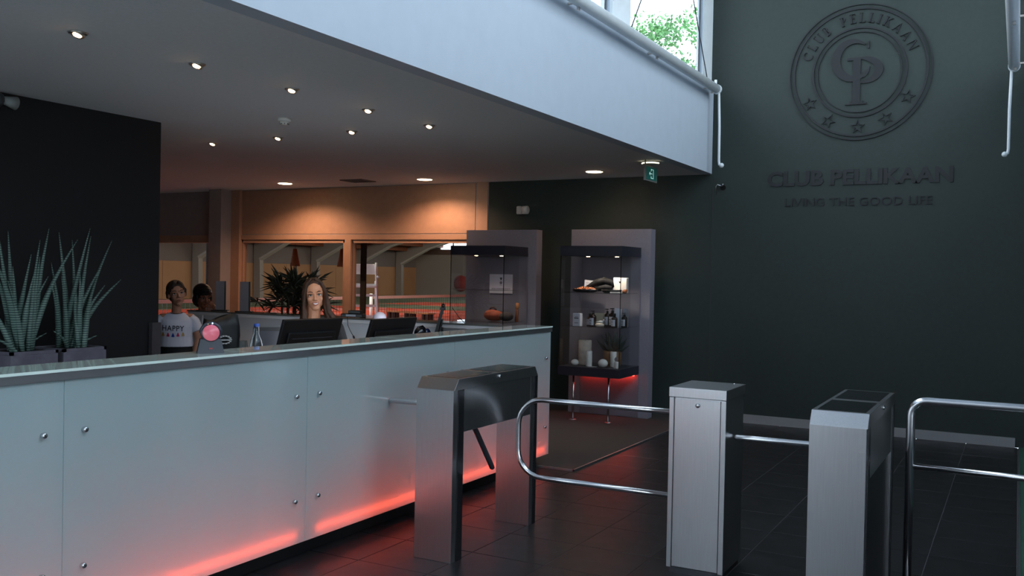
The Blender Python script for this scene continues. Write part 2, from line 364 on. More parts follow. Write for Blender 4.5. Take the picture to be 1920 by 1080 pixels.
# umpire chair
t = thing('umpire_chair', 'white tall umpire ladder chair beside the right net', 'umpire chair', (-12.30, 16.1, 0), R(40))
for sx in (-.3, .3):
    part('side_rail', MB().tube([(sx, -.55, 0), (sx*.8, 0, 1.55), (sx*.8, .05, 1.75)], .022, 8), M_frame, t)
    part('rear_leg', MB().tube([(sx, .5, 0), (sx*.8, .1, 1.35)], .022, 8), M_frame, t)
    part('armrest', MB().tube([(sx*.9, 0, 1.45), (sx*.9, -.35, 1.45)], .02, 8), M_frame, t)
for k in range(6): part('rung', box1((-.28, -.5+.085*k, .22*k+.15), (.28, -.42+.085*k, .22*k+.20)), M_frame, t)
part('seat', box1((-.25, -.25, 1.22), (.25, .18, 1.26), .01), M_frame, t); part('backrest', box1((-.25, .12, 1.5), (.25, .16, 1.72), .01), M_frame, t)
# dark post just behind the window
t = thing('wooden_post', 'dark brown wooden post standing behind the right window', 'post', (-8.13, 10.62, 0))
part('shaft', box1((-.05, -.015, 0), (.04, .015, 2.6), .005), mat('dark_post_wood', (48, 34, 26), .7, var=.3, scale=30), t)

t = thing('wooden_post', 'dark brown post standing behind the left window above the boy', 'post', (-11.35, 10.9, 0))
part('shaft', box1((-.075, -.075, 0), (.075, .075, 2.6), .01), mat('dark_post_wood', (60, 44, 30), .7, var=.3, scale=30), t)
for x, lb in ((-9.95, 'left orange cone imitating a lamp reflected in the window'), (-9.02, 'right orange cone imitating a lamp reflected in the window')):  # added cones imitate lamps behind the camera mirrored in the glass
    t = thing('reflection_cone', lb, 'lamp reflection', (x, 11.25, 1.62), 0, 'orange cone reflections')
    part('shade', MB().lathe([(.075, 0), (.078, 0), (.03, .27), (.0, .275)], 24), mat('orange_reflection_imitation', (150, 84, 40), .6), t)  # added cone, imitates the shade of a reflected lamp
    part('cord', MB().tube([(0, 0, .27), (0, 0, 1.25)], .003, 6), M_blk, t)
t = thing('window_sticker', 'small printed notice stuck on the left window pane', 'notice', (-10.62, WY+.04, 1.78))
for k, (z, w_) in enumerate(((.19, .10), (.16, .16), (.12, .14), (.09, .16), (.05, .12), (.0, .18))): part('print_line', box1((0, 0, z), (w_, .003, z+.012)), M_dgrey, t)

def tree(x, y, h, seed, label):
    rnd = random.Random(seed); t = thing('tree', label, 'tree', (x, y, -.2), 0, None)
    part('trunk', MB().tube([(0, 0, 0), (.2, 0, h*.45), (-.1, .2, h*.8)], [.35, .28, .08], 8), mat('bark', (80, 66, 52), .9), t)
    for k in range(5):
        a = rnd.random()*6.28; part('branch', MB().tube([(.1, 0, h*(.4+.08*k)), (cos(a)*h*.14, sin(a)*h*.14, h*(.55+.08*k))], [.14, .04], 6), mat('bark', (80, 66, 52), .9), t)
    m_ = MB()
    cl = [(rnd.gauss(0, h*.13), rnd.gauss(0, h*.13), h*rnd.uniform(.5, .93), h*rnd.uniform(.05, .085)) for _ in range(46)]
    for cx, cy, cz, r in cl:
        for _ in range(170):
            d = Vector((rnd.gauss(0, 1), rnd.gauss(0, 1), rnd.gauss(0, .8))).normalized()*r*rnd.uniform(.3, 1)
            c = Vector((cx, cy, cz))+d; a = Vector((rnd.gauss(0, 1), rnd.gauss(0, 1), rnd.gauss(0, 1))).normalized()*rnd.uniform(.10, .18); b = a.orthogonal().normalized()*a.length*.6
            m_.add([c-a, c+b, c+a, c-b], [(0, 1, 2, 3)])
    part('foliage', m_, mat('tree_leaf', (96, 150, 88), .6, var=.35, scale=.4), t, kind='stuff')
tree(-22.5, 57.0, 18.6, 3, 'left green leafy tree beyond the upper window')
tree(-19.4, 58.5, 16.2, 5, 'right smaller green tree beyond the upper window')

# ------------------------------------------------------------------ steel cables in the clerestory, sunblind tubes
for k, (a, b, lb) in enumerate((((-3.0, 7.55, 3.62), (-3.0, 8.55, 4.95), 'left diagonal steel cable in front of the upper window'), ((-3.0, 9.88, 3.66), (-3.0, 8.75, 5.15), 'right diagonal steel cable in front of the upper window'))):
    o = part('steel_cable', MB().tube([a, b], .006, 6), M_dgrey); tag(o, lb, 'cable')
def blind(x, lb, sgn):
    t = thing('roller_tube', lb, 'sunblind', (x, 0, 3.575))
    part('tube', MB().tube([(0, -2.5, 0), (0, 9.84, 0)], .048, 20), M_frame, t)
    part('end_cap', MB().tube([(0, 9.83, 0), (0, 9.87, 0)], .052, 20), M_frame, t)
    for y in (2.6, 4.5, 6.3, 8.0, 9.7):
        part('bracket', MB().box((-sgn*.10, y, -.015), (0, y+.02, .0)).box((-sgn*.02, y-.01, -.07), (0, y+.01, -.03)), M_ring, t)
    part('gear_pin', MB().tube([(0, 9.80, .03), (0, 9.80, .09)], .014, 10), M_frame, t)
    part('crank_rod', MB().tube([(0.02*sgn, 9.86, -.03), (.03*sgn, 9.87, -.4), (.03*sgn, 9.88, -.76), (.035*sgn, 9.88, -.80), (.05*sgn, 9.88, -.81)], .0135, 10), M_frame, t)
    part('crank_knob', MB().ell((.06*sgn, 9.88, -.81), .026), M_frame, t)
    return t
blind(-2.89, 'white roller tube running along the white edge above the desk', 1)
blind(-.09, 'white roller tube at the top right edge of the hall', -1)
t = thing('crank_holder', 'small chrome crank clip on the dark wall below the white edge', 'clip', (-2.905, WY, 2.56))
part('back_plate', MB().tube([(.03, 0, -.01), (.03, -.015, -.01)], .03, 14), M_blkg, t)
part('hook', MB().tube([(.03, -.02, .0), (-.02, -.05, .02), (-.035, -.05, -.0), (-.035, -.05, -.09)], .006, 8), M_steelp, t)
part('pin', MB().tube([(.03, -.02, 0), (.035, -.03, .03)], .006, 8), M_steelp, t)

# ------------------------------------------------------------------ ceiling lamps and fittings
sp = [(-4.10, 3.04), (-4.09, 3.79), (-4.08, 4.56), (-4.08, 5.35), (-4.06, 6.10), (-6.5, 6.22), (-5.67, 6.17), (-4.83, 6.12)]
spn = ['nearest spot of the long ceiling row, brightest', 'second spot of the long ceiling row', 'third spot of the long ceiling row', 'fourth spot of the long ceiling row', 'farthest spot of the long ceiling row',
       'leftmost of the three spots in the cross row', 'middle of the three spots in the cross row', 'rightmost of the three spots in the cross row']
for k, (x, y) in enumerate(sp):
    t = thing('ceiling_spot', 'small warm tiltable '+spn[k], 'spotlight', (x, y, CZ), 0, 'tiltable spots above the desk')
    part('ring', MB().lathe([(.046, -.006), (.046, 0), (.036, 0), (.036, -.008), (.046, -.006)], 20), M_ring, t)
    mt = Matrix.Rotation(R(-22), 4, 'X')
    part('eyeball', MB().lathe([(.036, .0), (.034, -.016), (.027, -.018), (.025, -.006)], 18, M=mt), M_ring, t)
    part('bulb', MB().lathe([(.0, -.018), (.02, -.0175), (.022, -.01)], 16, M=mt), M_lamps, t)
    l = bpy.data.lights.new('spot_beam', 'SPOT'); l.energy = 9; l.color = (1, .68, .4); l.spot_size = R(75); l.spot_blend = .8; l.shadow_soft_size = .008
    lo = bpy.data.objects.new('spot_beam', l); C.objects.link(lo); lo.parent = t; lo.location = (0, 0, -.03)
for k, (x, y, lb) in enumerate(((-8.55, 9.45, 'left round warm downlight near the window wall'), (-6.43, 9.58, 'middle round warm downlight near the window wall'), (-4.12, 9.45, 'right round warm downlight near the dark wall'))):
    t = thing('downlight', lb, 'downlight', (x, y, CZ), 0, 'large round downlights')
    part('ring', MB().lathe([(.105, -.004), (.105, 0), (.09, 0), (.09, -.005), (.105, -.004)], 28), M_ivory, t)
    part('bulb', MB().lathe([(0, -.014), (.05, -.013), (.088, -.008), (.09, .0)], 24), M_lampw, t)
    l = bpy.data.lights.new('downlight_beam', 'SPOT'); l.energy = (62, 52, 9)[k]; l.color = (1, .6, .38); l.spot_size = R(150); l.spot_blend = .6; l.shadow_soft_size = .02
    lo = bpy.data.objects.new('downlight_beam', l); C.objects.link(lo); lo.parent = t; lo.location = (0, 0, -.03)
t = thing('smoke_detector', 'white smoke detector on the grey ceiling', 'detector', (-4.92, 5.42, CZ))
part('base', MB().lathe([(0, 0), (.052, 0), (.052, -.022), (.04, -.026), (0, -.026)], 24), M_ivory, t)
part('head', MB().lathe([(.036, -.026), (.034, -.04), (.022, -.05), (0, -.052)], 24), M_ivory, t)
for k in range(8): part('slot', box1((-.003, .026, -.046), (.003, .034, -.03)).xf(Matrix.Rotation(k*pi/4, 4, 'Z')), M_dgrey, t)
t = thing('ceiling_vent', 'square dark air vent in the ceiling near the windows', 'vent', (-7.35, 9.45, CZ))
part('frame', MB().box((-.17, -.15, -.012), (.17, -.13, 0)).box((-.17, .13, -.012), (.17, .15, 0)).box((-.17, -.15, -.012), (-.15, .15, 0)).box((.15, -.15, -.012), (.17, .15, 0)), mat('vent_grey', (110, 100, 96), .5), t)
part('grille', box1((-.15, -.13, -.004), (.15, .13, 0)), M_blk, t)
for k in range(6): part('slat', box1((-.15, -.11+.044*k, -.012), (.15, -.1+.044*k, -.004)), mat('vent_grey', (110, 100, 96), .5), t)
# exit sign
t = thing('exit_sign', 'green exit sign hanging from its round emergency lamp', 'exit sign', (-3.24, 8.82, CZ))
part('lamp_base', MB().lathe([(0, 0), (.09, 0), (.085, -.018), (.05, -.03), (0, -.034)], 28), mat('steel_grey', (.4, .42, .45), .35, .8, raw=True), t)
part('light_ring', MB().tube([(.085*cos(a), .085*sin(a), -.02) for a in [R(195+15*k) for k in range(12)]], .006, 6), mat('emergency_glow', (255, 245, 190), .5, emis=(1, .9, .6), es=3), t)
part('stem', MB().tube([(0, -.15, -.0), (0, -.15, -.045)], .008, 8), M_ring, t)
sg = part('sign_plate', box1((-.01, -.17, -.2), (.01, .17, -.045), .003), mat('sign_grey', (120, 118, 112), .5), t)
part('green_face', box1((.0105, -.14, -.185), (.0135, .14, -.06)), mat('exit_green', (20, 92, 84), .4, emis=(.02, .25, .2), es=.08), sg)
M_pict = mat('exit_white', (190, 225, 220), .5, emis=(.6, .9, .85), es=.35)
def sgb(y0, z0, y1, z1): return ((.0135, y0, z0), (.0155, y1, z1))
pic = MB()
for q in ((-.02, -.085, .05, -.078), (-.02, -.17, .05, -.163), (.043, -.17, .05, -.08), (-.02, -.1, -.013, -.078), (-.02, -.17, -.013, -.148), (-.055, -.128, .015, -.12)): pic.box(*sgb(*q))
pic.prism([(.0135, -.075, -.124), (.0135, -.045, -.105), (.0135, -.045, -.143)], (.002, 0, 0))
part('pictogram', pic, M_pict, sg)
# wall sensors
t = thing('motion_sensor', 'small two-part white fitting high on the black wall', 'sensor', (-5.33, WY, 2.34))
part('body', box1((-.085, -.05, -.05), (-.012, 0, .05), .015), M_ivory, t); part('lens', MB().lathe([(.0, -.036), (.05, -.036), (.05, .03), (.03, .036), (0, .036)], 20, c=(.045, -.05, 0), M=Matrix.Rotation(R(90), 4, 'Y')), M_ivory, t)
part('bracket', box1((-.015, -.04, -.03), (.012, 0, .03)), M_blk, t)
t = thing('wall_camera', 'small pale camera on the black partition', 'camera', (-6.0, 3.82, 2.64))
part('mount', MB().ell((.05, .0, 0), (.05, .04, .05)), M_dgrey, t); part('housing', MB().lathe([(.0, 0), (.025, 0), (.045, .09), (0, .09)], 18, c=(.06, .03, 0), M=Matrix.Rotation(R(-95), 4, 'X')), mat('camera_grey', (150, 155, 155), .5), t)

# ------------------------------------------------------------------ wall emblem and lettering
M_l = M_letter
def xz(pts): return [(p[0], 0, p[1]) for p in pts]
def ringm(r0, r1, d=.014, n=96):
    m = MB(); vs = []
    for y in (0, -d):
        for r in (r0, r1):
            for k in range(n): vs.append((r*cos(2*pi*k/n), y, r*sin(2*pi*k/n)))
    fs = []
    for k in range(n):
        j = (k+1) % n
        fs += [(2*n+k, 2*n+j, 3*n+j, 3*n+k), (k, 2*n+k, 2*n+j, j), (n+k, n+j, 3*n+j, 3*n+k)]
    return m.add(vs, fs)
def arc(m, cx, cz, rx, rz, a0, a1, w0, w1, wm=None, d=.014, n=28):   # stroke of varying width along an ellipse
    wm = wm if wm is not None else (w0+w1)/2
    vs = []; 
    for i in range(n+1):
        t = i/n; a = R(a0+(a1-a0)*t); wd = (1-t)**2*w0+2*t*(1-t)*(2*wm-(w0+w1)/2)+t*t*w1
        for sgn in (1, -1): vs.append((cx+(rx+sgn*wd/2)*cos(a), cz+(rz+sgn*wd/2)*sin(a)))
    P = [(x, 0, z) for x, z in vs]+[(x, -d, z) for x, z in vs]; o = len(vs); fs = []
    for i in range(n):
        a_, b_, c_, e_ = 2*i, 2*i+1, 2*i+3, 2*i+2
        fs += [(o+a_, o+b_, o+c_, o+e_), (a_, e_, o+e_, o+a_), (b_, o+b_, o+c_, c_)]
    fs += [(0, o, o+1, 1), (2*n, 2*n+1, o+2*n+1, o+2*n)]
    m.add(P, fs)
def bar(m, x0, z0, x1, z1, d=.014): m.box((x0, -d, z0), (x1, 0, z1))
def poly(m, pts, d=.014): m.prism([(x, 0, z) for x, z in pts], (0, -d, 0))
def serif_letter(ch, h):   # thick and thin strokes with serifs; returns mesh and width
    m = MB(); T = .15*h; t_ = .055*h; s = .045*h; f = .07*h
    def stem(x, z0=0, z1=h, a=True, b=True):
        bar(m, x, z0, x+T, z1)
        if a: bar(m, x-f, z0, x+T+f, z0+s)
        if b: bar(m, x-f, z1-s, x+T+f, z1)
    if ch == 'I': stem(f); return m, T+2*f
    if ch == 'L': stem(f); bar(m, f, 0, .58*h, t_); bar(m, .58*h-s, 0, .58*h, .2*h); return m, .6*h
    if ch == 'E':
        stem(f); bar(m, f, 0, .58*h, t_); bar(m, .58*h-s, 0, .58*h, .2*h); bar(m, f, h-t_, .55*h, h); bar(m, .55*h-s, .82*h, .55*h, h)
        bar(m, f, .5*h, .43*h, .5*h+t_); bar(m, .43*h-s, .42*h, .43*h, .65*h); return m, .6*h
    if ch == 'P': stem(f); arc(m, f+T, .74*h, .22*h, .235*h, 90, -90, t_, t_, .14*h); return m, .58*h
    if ch == 'B': stem(f); arc(m, f+T, .755*h, .18*h, .22*h, 90, -90, t_, t_, .14*h); arc(m, f+T, .27*h, .22*h, .245*h, 90, -90, t_, t_, .14*h); return m, .6*h
    if ch == 'C': arc(m, .42*h, .5*h, .37*h, .47*h, 45, 318, t_, t_, .18*h); bar(m, .66*h, .7*h, .66*h+s, .93*h); return m, .76*h
    if ch == 'U':
        bar(m, f, .3*h, f+T, h); bar(m, 0, h-s, T+2*f, h); bar(m, .62*h, .3*h, .62*h+t_, h); bar(m, .62*h-f, h-s, .62*h+t_+f, h)
        arc(m, (f+.62*h+t_)/2+.02*h, .32*h, .25*h, .29*h, 180, 360, T, t_, .1*h); return m, .76*h
    if ch == 'A':
        poly(m, [(.04*h, 0), (.04*h+t_, 0), (.38*h, h), (.34*h, h)]); poly(m, [(.33*h, h), (.40*h, h), (.74*h, 0), (.74*h-T*1.1, 0)])
        bar(m, .17*h, .32*h, .55*h, .32*h+t_); bar(m, -.03*h, 0, .16*h, s); bar(m, .52*h, 0, .8*h, s); return m, .77*h
    if ch == 'K':
        stem(f); poly(m, [(f+T, .42*h), (f+T, .5*h), (.62*h, h), (.69*h, h)]); poly(m, [(.3*h, .62*h), (.36*h, .68*h), (.76*h, 0), (.57*h, 0)])
        bar(m, .52*h, h-s, .76*h, h); bar(m, .5*h, 0, .82*h, s); return m, .8*h
    if ch == 'N':
        bar(m, f, 0, f+t_, h); bar(m, 0, 0, 2*f+t_, s); bar(m, 0, h-s, .2*h, h); poly(m, [(f, h), (f+T, h), (.72*h+t_, 0), (.72*h+t_-T*.9, 0)])
        bar(m, .72*h, 0, .72*h+t_, h); bar(m, .72*h-f, h-s, .72*h+t_+f, h); return m, .84*h
em = thing('wall_emblem', 'large round dark club emblem high on the grey-green wall', 'emblem', (-1.492, WY-.001, 3.692))
for r0, r1 in ((.684, .694), (.638, .656), (.444, .462), (.404, .413)): part('ring', ringm(r0, r1), M_l, em)
text = 'CLUB PELLIKAAN'; hh = .098; rr = .502
wd = []
for ch in text:
    if ch == ' ': wd.append((None, hh*.55))
    else: wd.append(serif_letter(ch, hh))
gap = hh*.17; tot = sum(w_ for _, w_ in wd)+gap*(len(wd)-1); A0 = R(163); A1 = R(19); s_ = 0
for (m_, w_), ch in zip(wd, text):
    a = A0+(A1-A0)*(s_+w_/2)/tot; s_ += w_+gap
    if m_ is None: continue
    M_ = Matrix.Translation((rr*cos(a), 0, rr*sin(a))) @ Matrix.Rotation(-(a-pi/2), 4, 'Y') @ Matrix.Translation((-w_/2, 0, 0))
    part('letter', m_.xf(M_), M_l, em)
for dx, dz in ((-.479, -.291), (-.292, -.481), (-.002, -.559), (.267, -.488), (.467, -.283)):
    a = math.atan2(dz, dx)+pi/2; m_ = MB(); o_ = []; i_ = []
    for k in range(10):
        r = .074 if k % 2 == 0 else .031; o_.append((r*sin(k*pi/5), r*cos(k*pi/5))); r -= .017 if k % 2 == 0 else .009; i_.append((r*sin(k*pi/5), r*cos(k*pi/5)))
    P = xz(o_)+xz(i_)+[(x, -.014, z) for x, z in o_]+[(x, -.014, z) for x, z in i_]; fs = []
    for k in range(10): j = (k+1) % 10; fs += [(20+k, 20+j, 30+j, 30+k), (k, 20+k, 20+j, j), (10+k, 10+j, 30+j, 30+k)]
    m_.add(P, fs); m_.xf(Matrix.Translation((dx, 0, dz)) @ Matrix.Rotation(-a, 4, 'Y')); part('star', m_, M_l, em)
u = 1/498.6
def L_(x, y): return ((x-495)*u, (350-y)*u)
m_ = MB(); cx, cz = L_(468, 287)
arc(m_, cx, cz, .172, .19, 52, 330, .016, .012, .085, n=40)
x, z = L_(537, 212); bar(m_, x, z-.045, x+.012, z+.03, .0143)
arc(m_, *L_(505, 325), .078, .10, 0, -75, .012, .03, .02, d=.0146)
m_.xf(Matrix.Diagonal((1, 1.2, 1, 1))); part('monogram_letter', m_, M_l, em)
m_ = MB(); a_, b_ = L_(466, 512), L_(503, 280); bar(m_, a_[0], a_[1], b_[0], b_[1], .0152)
p, q = L_(432, 515), L_(535, 507); bar(m_, p[0], p[1], q[0], q[1], .0143); p, q = L_(452, 508), L_(517, 498); bar(m_, p[0], p[1], q[0], q[1])
p, q = L_(437, 290), L_(503, 276); bar(m_, p[0], p[1], q[0], q[1], .0146)
arc(m_, *L_(503, 342), .178, .122, 90, -90, .018, .016, .078, n=36)
part('monogram_letter', m_, M_l, em)

def text_mesh(txt, size, offset=0., ext=.006, spacing=1.):
    cu = bpy.data.curves.new('t', 'FONT'); cu.body = txt; cu.size = size; cu.offset = offset; cu.extrude = ext; cu.space_character = spacing; cu.resolution_u = 3
    o = bpy.data.objects.new('t', cu); C.objects.link(o); dg = bpy.context.evaluated_depsgraph_get(); dg.update()
    me = bpy.data.meshes.new_from_object(o.evaluated_get(dg)); C.objects.unlink(o); bpy.data.objects.remove(o); return me
def letters(parent, txt, width, height, x0, z0, m, offset=0., d=.012, y=0., pname='letter'):
    """each character its own part, in the local XZ plane facing -Y"""
    me = text_mesh(txt, 1.0, 0); xs = [v.co.x for v in me.vertices]; ys = [v.co.y for v in me.vertices]
    fullw = max(xs)-min(xs); capm = text_mesh('E', 1.0); cy = [v.co.y for v in capm.vertices]; capH = max(cy)-min(cy)
    sy = height/capH; xstart = min(xs); cur = ''; sx = width/fullw
    for ch in txt:
        if ch == ' ': cur += ch; continue
        pre = text_mesh(cur+ch, 1.0); one = text_mesh(ch, 1.0, offset, d/2)
        px = max(v.co.x for v in pre.vertices); oxm = max(v.co.x for v in one.vertices)-offset
        base = (px-oxm-xstart)*sx
        for v in one.vertices: v.co = Vector((x0+base+v.co.x*sx, y-v.co.z-d/2, z0+v.co.y*sy))
        one.materials.clear(); one.materials.append(m); o = bpy.data.objects.new(pname, one); C.objects.link(o); o.parent = parent; cur += ch
t = thing('wall_lettering', 'two lines of dark raised letters below the round emblem', 'lettering', (0, WY-.001, 0))
letters(t, 'CLUB PELLIKAAN', 1.785, .143, -2.385, 2.552, M_l, offset=.035)
letters(t, 'LIVING THE GOOD LIFE', 1.43, .082, -2.205, 2.332, M_l, offset=.0)

# ------------------------------------------------------------------ reception counter
rc = thing('reception_counter', 'long reception counter with frosted glass front glowing red at its foot', 'counter', (-3.34, 0, 0))
seams = [-2.1, -.6, .9, 2.435, 3.89, 5.376, 6.85]
for i in range(6):
    y0, y1 = seams[i]+.002, seams[i+1]-.002
    g = part('glass_panel', box1((-.012, y0, .1), (0, y1, 1.095)), M_front, rc)
    for yy in (y0+.09 if i else y0+.09, y1-.09):
        for zz in (.33, .886):
            part('standoff_bolt', MB().lathe([(0, 0), (.011, 0), (.012, .004), (.012, .014), (.009, .018), (0, .018)], 16, c=(0, yy, zz), M=Matrix.Rotation(R(90), 4, 'Y')), M_steelp, g)
    part('light_strip', MB().tube([(-.028, y0+.09, .150), (-.028, y1-.07, .150)], .006, 8), M_led, rc)
part('backing', MB().box((-.14, -2.1, .1), (-.13, 6.85, 1.09)).box((-.13, -2.1, .095), (-.013, 6.84, .1)), M_backing, rc)
part('end_panel', box1((-.13, 6.838, .1), (-.002, 6.85, 1.095)), M_backing, rc)
part('plinth', box1((-.2, -2.1, 0), (-.09, 6.80, .1)), M_plinth, rc)
part('body', MB().box((-.22, -2.1, .1), (-.14, 6.85, 1.09)), M_desk, rc)
part('edge_frame', box1((-.232, -2.1, 1.095), (.008, 6.86, 1.128), .002), M_trim, rc)
for y0, y1 in ((-2.1, .46), (.46, 1.96), (1.96, 3.46), (3.46, 4.80), (4.80, 6.86)):
    part('top_plate', box1((-.236, y0+.0015, 1.129), (.012, y1-.0015, 1.141), .001), M_top, rc)
part('work_surface', box1((-.95, -2.1, .71), (-.22, 6.0, .74), .003), M_desk, rc)
for y in (-2, -.2, 1.5, 3.2, 5.9): part('desk_panel', box1((-.93, y-.015, 0), (-.24, y+.015, .71)), M_desk, rc)
lg = thing('rear_counter', 'lower white rear counter with dark ledge running across behind the desk', 'counter', (-3.6, 6.6, 0))
part('inner_panel', box1((-3.59, .03, 0), (.02, .06, 1.10)), M_desk, lg)
part('end_panel', MB().box((-3.60, .0, 0), (-3.57, .26, 1.10)).box((-3.57, .012, 0), (-3.42, .03, 1.10)), M_desk, lg)
part('ledge_edge', box1((-3.60, 0, 1.098), (.02, .26, 1.128), .002), M_desk, lg)
part('ledge_top', box1((-3.61, -.004, 1.129), (.022, .262, 1.141), .001), mat('dark_top_glass', (92, 94, 92), .06, coat=.5), lg)
part('outer_panel', box1((-3.59, .22, 0), (.02, .24, 1.10)), M_desk, lg)
part('work_surface', box1((-3.4, -.62, .71), (-.36, .03, .74), .003), M_desk, lg)
for x in (-3.38, -1.9, -.6): part('desk_panel', box1((x, -.6, 0), (x+.03, .03, .71)), M_desk, lg)
# low grey swing door
t = thing('swing_gate', 'narrow grey half-height gate post at the end of the black partition', 'gate post', (-5.975, 5.15, 0))
part('panel', box1((-.022, -.045, .1), (.02, .04, 1.12), .004), mat('gate_grey', (72, 66, 70), .5), t); part('foot', box1((-.02, -.035, 0), (.015, .03, .1)), M_plinth, t)

# ------------------------------------------------------------------ doormat in front of the show cases
t = thing('carpet_mat', 'wide brown mat with metal edge under the show cases', 'mat', (-3.07, 6.76, 0))
t_w, t_d = -6.5, 3.34
part('pile', MB().box((-.01, .012, 0), (-4.4, t_d, .012)), M_carpet, t)
part('edging', MB().box((0, 0, 0), (-.012, t_d, .014)).box((0, 0, 0), (-4.4, .012, .014)), M_trim, t)
t = thing('entrance_mat', 'striped green and blue entrance mat at the right edge', 'mat', (.03, 3.2, 0))
part('edging', box1((0, 0, 0), (.014, 6.9, .012)), M_trim, t)
m1, m2, m3 = mat('mat_green', (38, 92, 70), .9, bump=.3, scale=300), mat('mat_navy', (24, 28, 44), .95, bump=.3, scale=300), mat('mat_grey', (70, 76, 84), .9, bump=.3, scale=300)
for k in range(30): part('stripe', box1((.014+.05*k, 0, 0), (.014+.05*k+.049, 6.9, .01)), (m1, m2, m3, m2)[k % 4], t)

# ------------------------------------------------------------------ show cases
M_redg = mat('red_strip_weak', (255, 50, 30), .5, emis=(1, .05, .03), es=16)
def showcase(x0, label, red=True):
    t = thing('show_case', label, 'display case', (x0, 9.1, 0), 0, 'tall glass show cases against the wall')
    part('back_slab', box1((-.145, .56, 0), (.805, .70, 2.078), .002), M_slab, t)
    part('inner_panel', box1((.0, .545, 0.02), (.70, .56, 1.80)), mat('slab_inner', (114, 108, 118), .5), t)
    top = part('top_box', box1((-.01, -.01, 1.768), (.70, .55, 1.873), .002), M_box, t)
    b = part('base_box', box1((-.01, -.01, .49), (.70, .55, .585), .002), M_box, t)
    for k, (xx, yy) in enumerate(((.27, .1), (.60, .1))):
        s = part('spot', MB().lathe([(0, 0), (.03, 0), (.03, -.006), (0, -.006)], 16, c=(xx, yy, 1.768)), M_ring, top)
        part('bulb', MB().lathe([(0, -.008), (.02, -.008), (.022, -.004)], 14, c=(xx, yy, 1.768)), M_lamps, s) if False else part('bulb', MB().lathe([(0, -.010), (.018, -.009), (.022, -.004)], 14, c=(xx, yy, 1.768)), M_lamps, top)
        l = bpy.data.lights.new('case_beam', 'SPOT'); l.energy = 17 if red else 7; l.color = (1, .84, .68); l.spot_size = R(120); l.spot_blend = .7; l.shadow_soft_size = .02
        lo = bpy.data.objects.new('case_beam', l); C.objects.link(lo); lo.parent = t; lo.location = (xx, yy, 1.75)
    part('front_pane', box1((.0, -.004, .585), (.345, .002, 1.768)), M_cglass, t)
    part('front_pane', box1((.349, -.004, .585), (.69, .002, 1.768)), M_cglass, t)
    part('side_pane', box1((-.004, .004, .585), (.002, .54, 1.768)), M_cglass, t)
    part('side_pane', box1((.688, .004, .585), (.694, .54, 1.768)), M_cglass, t)
    part('corner_joint', box1((.686, -.006, .585), (.692, 0.0, 1.768)), M_blkg, t)
    part('corner_joint', box1((-.006, -.006, .585), (0, 0, 1.768)), M_blkg, t)
    for z in (1.008, 1.37): part('shelf', box1((.01, .03, z), (.68, .52, z+.008)), glass('shelf_glass', (.9, .93, .93), 1.5), t)
    for xx in (.15, .555):
        lgp = part('leg', MB().tube([(xx, .05, .008), (xx, .05, .49)], .011, 12), M_steelp, t)
        part('foot_plate', MB().lathe([(0, 0.012), (.04, 0.012), (.038, .018), (.012, .02), (0, .02)], 20, c=(xx, .05, 0)), M_steel, lgp)
    if red:
        part('red_light', MB().box((.03, .50, .474), (.32, .53, .489)).box((.38, .50, .474), (.66, .53, .489)), M_redg, t)
    return t
X2 = -4.33
showcase(X2, 'right glass show case with candles, bottles and trays on a grey slab')
showcase(-5.72, 'left glass show case with a white notice and a brown bag', red=False)
# contents of the right case
SB = .585; S1 = 1.016; S2 = 1.378; YC = 9.1
def solo(name, mb, m, label, cat, loc, group=None, rz=0):
    o = part(name, mb, m); o.location = loc; o.rotation_euler = (0, 0, rz); return tag(o, label, cat, group)
M_marble = mat('marble', (206, 190, 174), .5, var=.35, scale=9); M_wax = mat('white_wax', (225, 220, 212), .5, var=.04)
def candle(name, r, h, x, y, label, m=M_wax, wick=True):
    t = thing(name, label, 'candle', (x, y, SB), 0, 'candles in the right show case')
    part('wax', MB().lathe([(0, 0), (r*.94, 0), (r, .006), (r, h-.006), (r*.92, h), (r*.3, h-.004), (0, h-.004)], 26), m, t)
    part('wick', MB().tube([(0, 0, h-.004), (.002, 0, h+.008)], .0018, 6), M_dgrey, t)
candle('pillar_candle', .072, .27, -4.155, 9.38, 'wide tall marbled pillar candle, largest in the right case', M_marble)
candle('pillar_candle', .034, .165, -4.045, 9.24, 'slim white pillar candle in front of the wide marbled one')
candle('pillar_candle', .034, .165, -3.80, 9.33, 'slim white pillar candle behind the round ball candle')
candle('pillar_candle', .026, .07, -3.715, 9.2, 'short white candle right of the round ball candle')
def ballc(x, y, r, sq, label):
    t = thing('ball_candle', label, 'candle', (x, y, SB), 0, 'candles in the right show case')
    part('wax', MB().ell((0, 0, r*sq), (r, r, r*sq), n=20), M_wax, t); part('wick', MB().tube([(0, 0, 2*r*sq-.003), (0, 0, 2*r*sq+.008)], .0018, 6), M_dgrey, t)
ballc(-3.865, 9.2, .052, .88, 'large round white ball candle at the right of the case')
ballc(-4.20, 9.22, .042, .82, 'small round white ball candle at the left of the case')
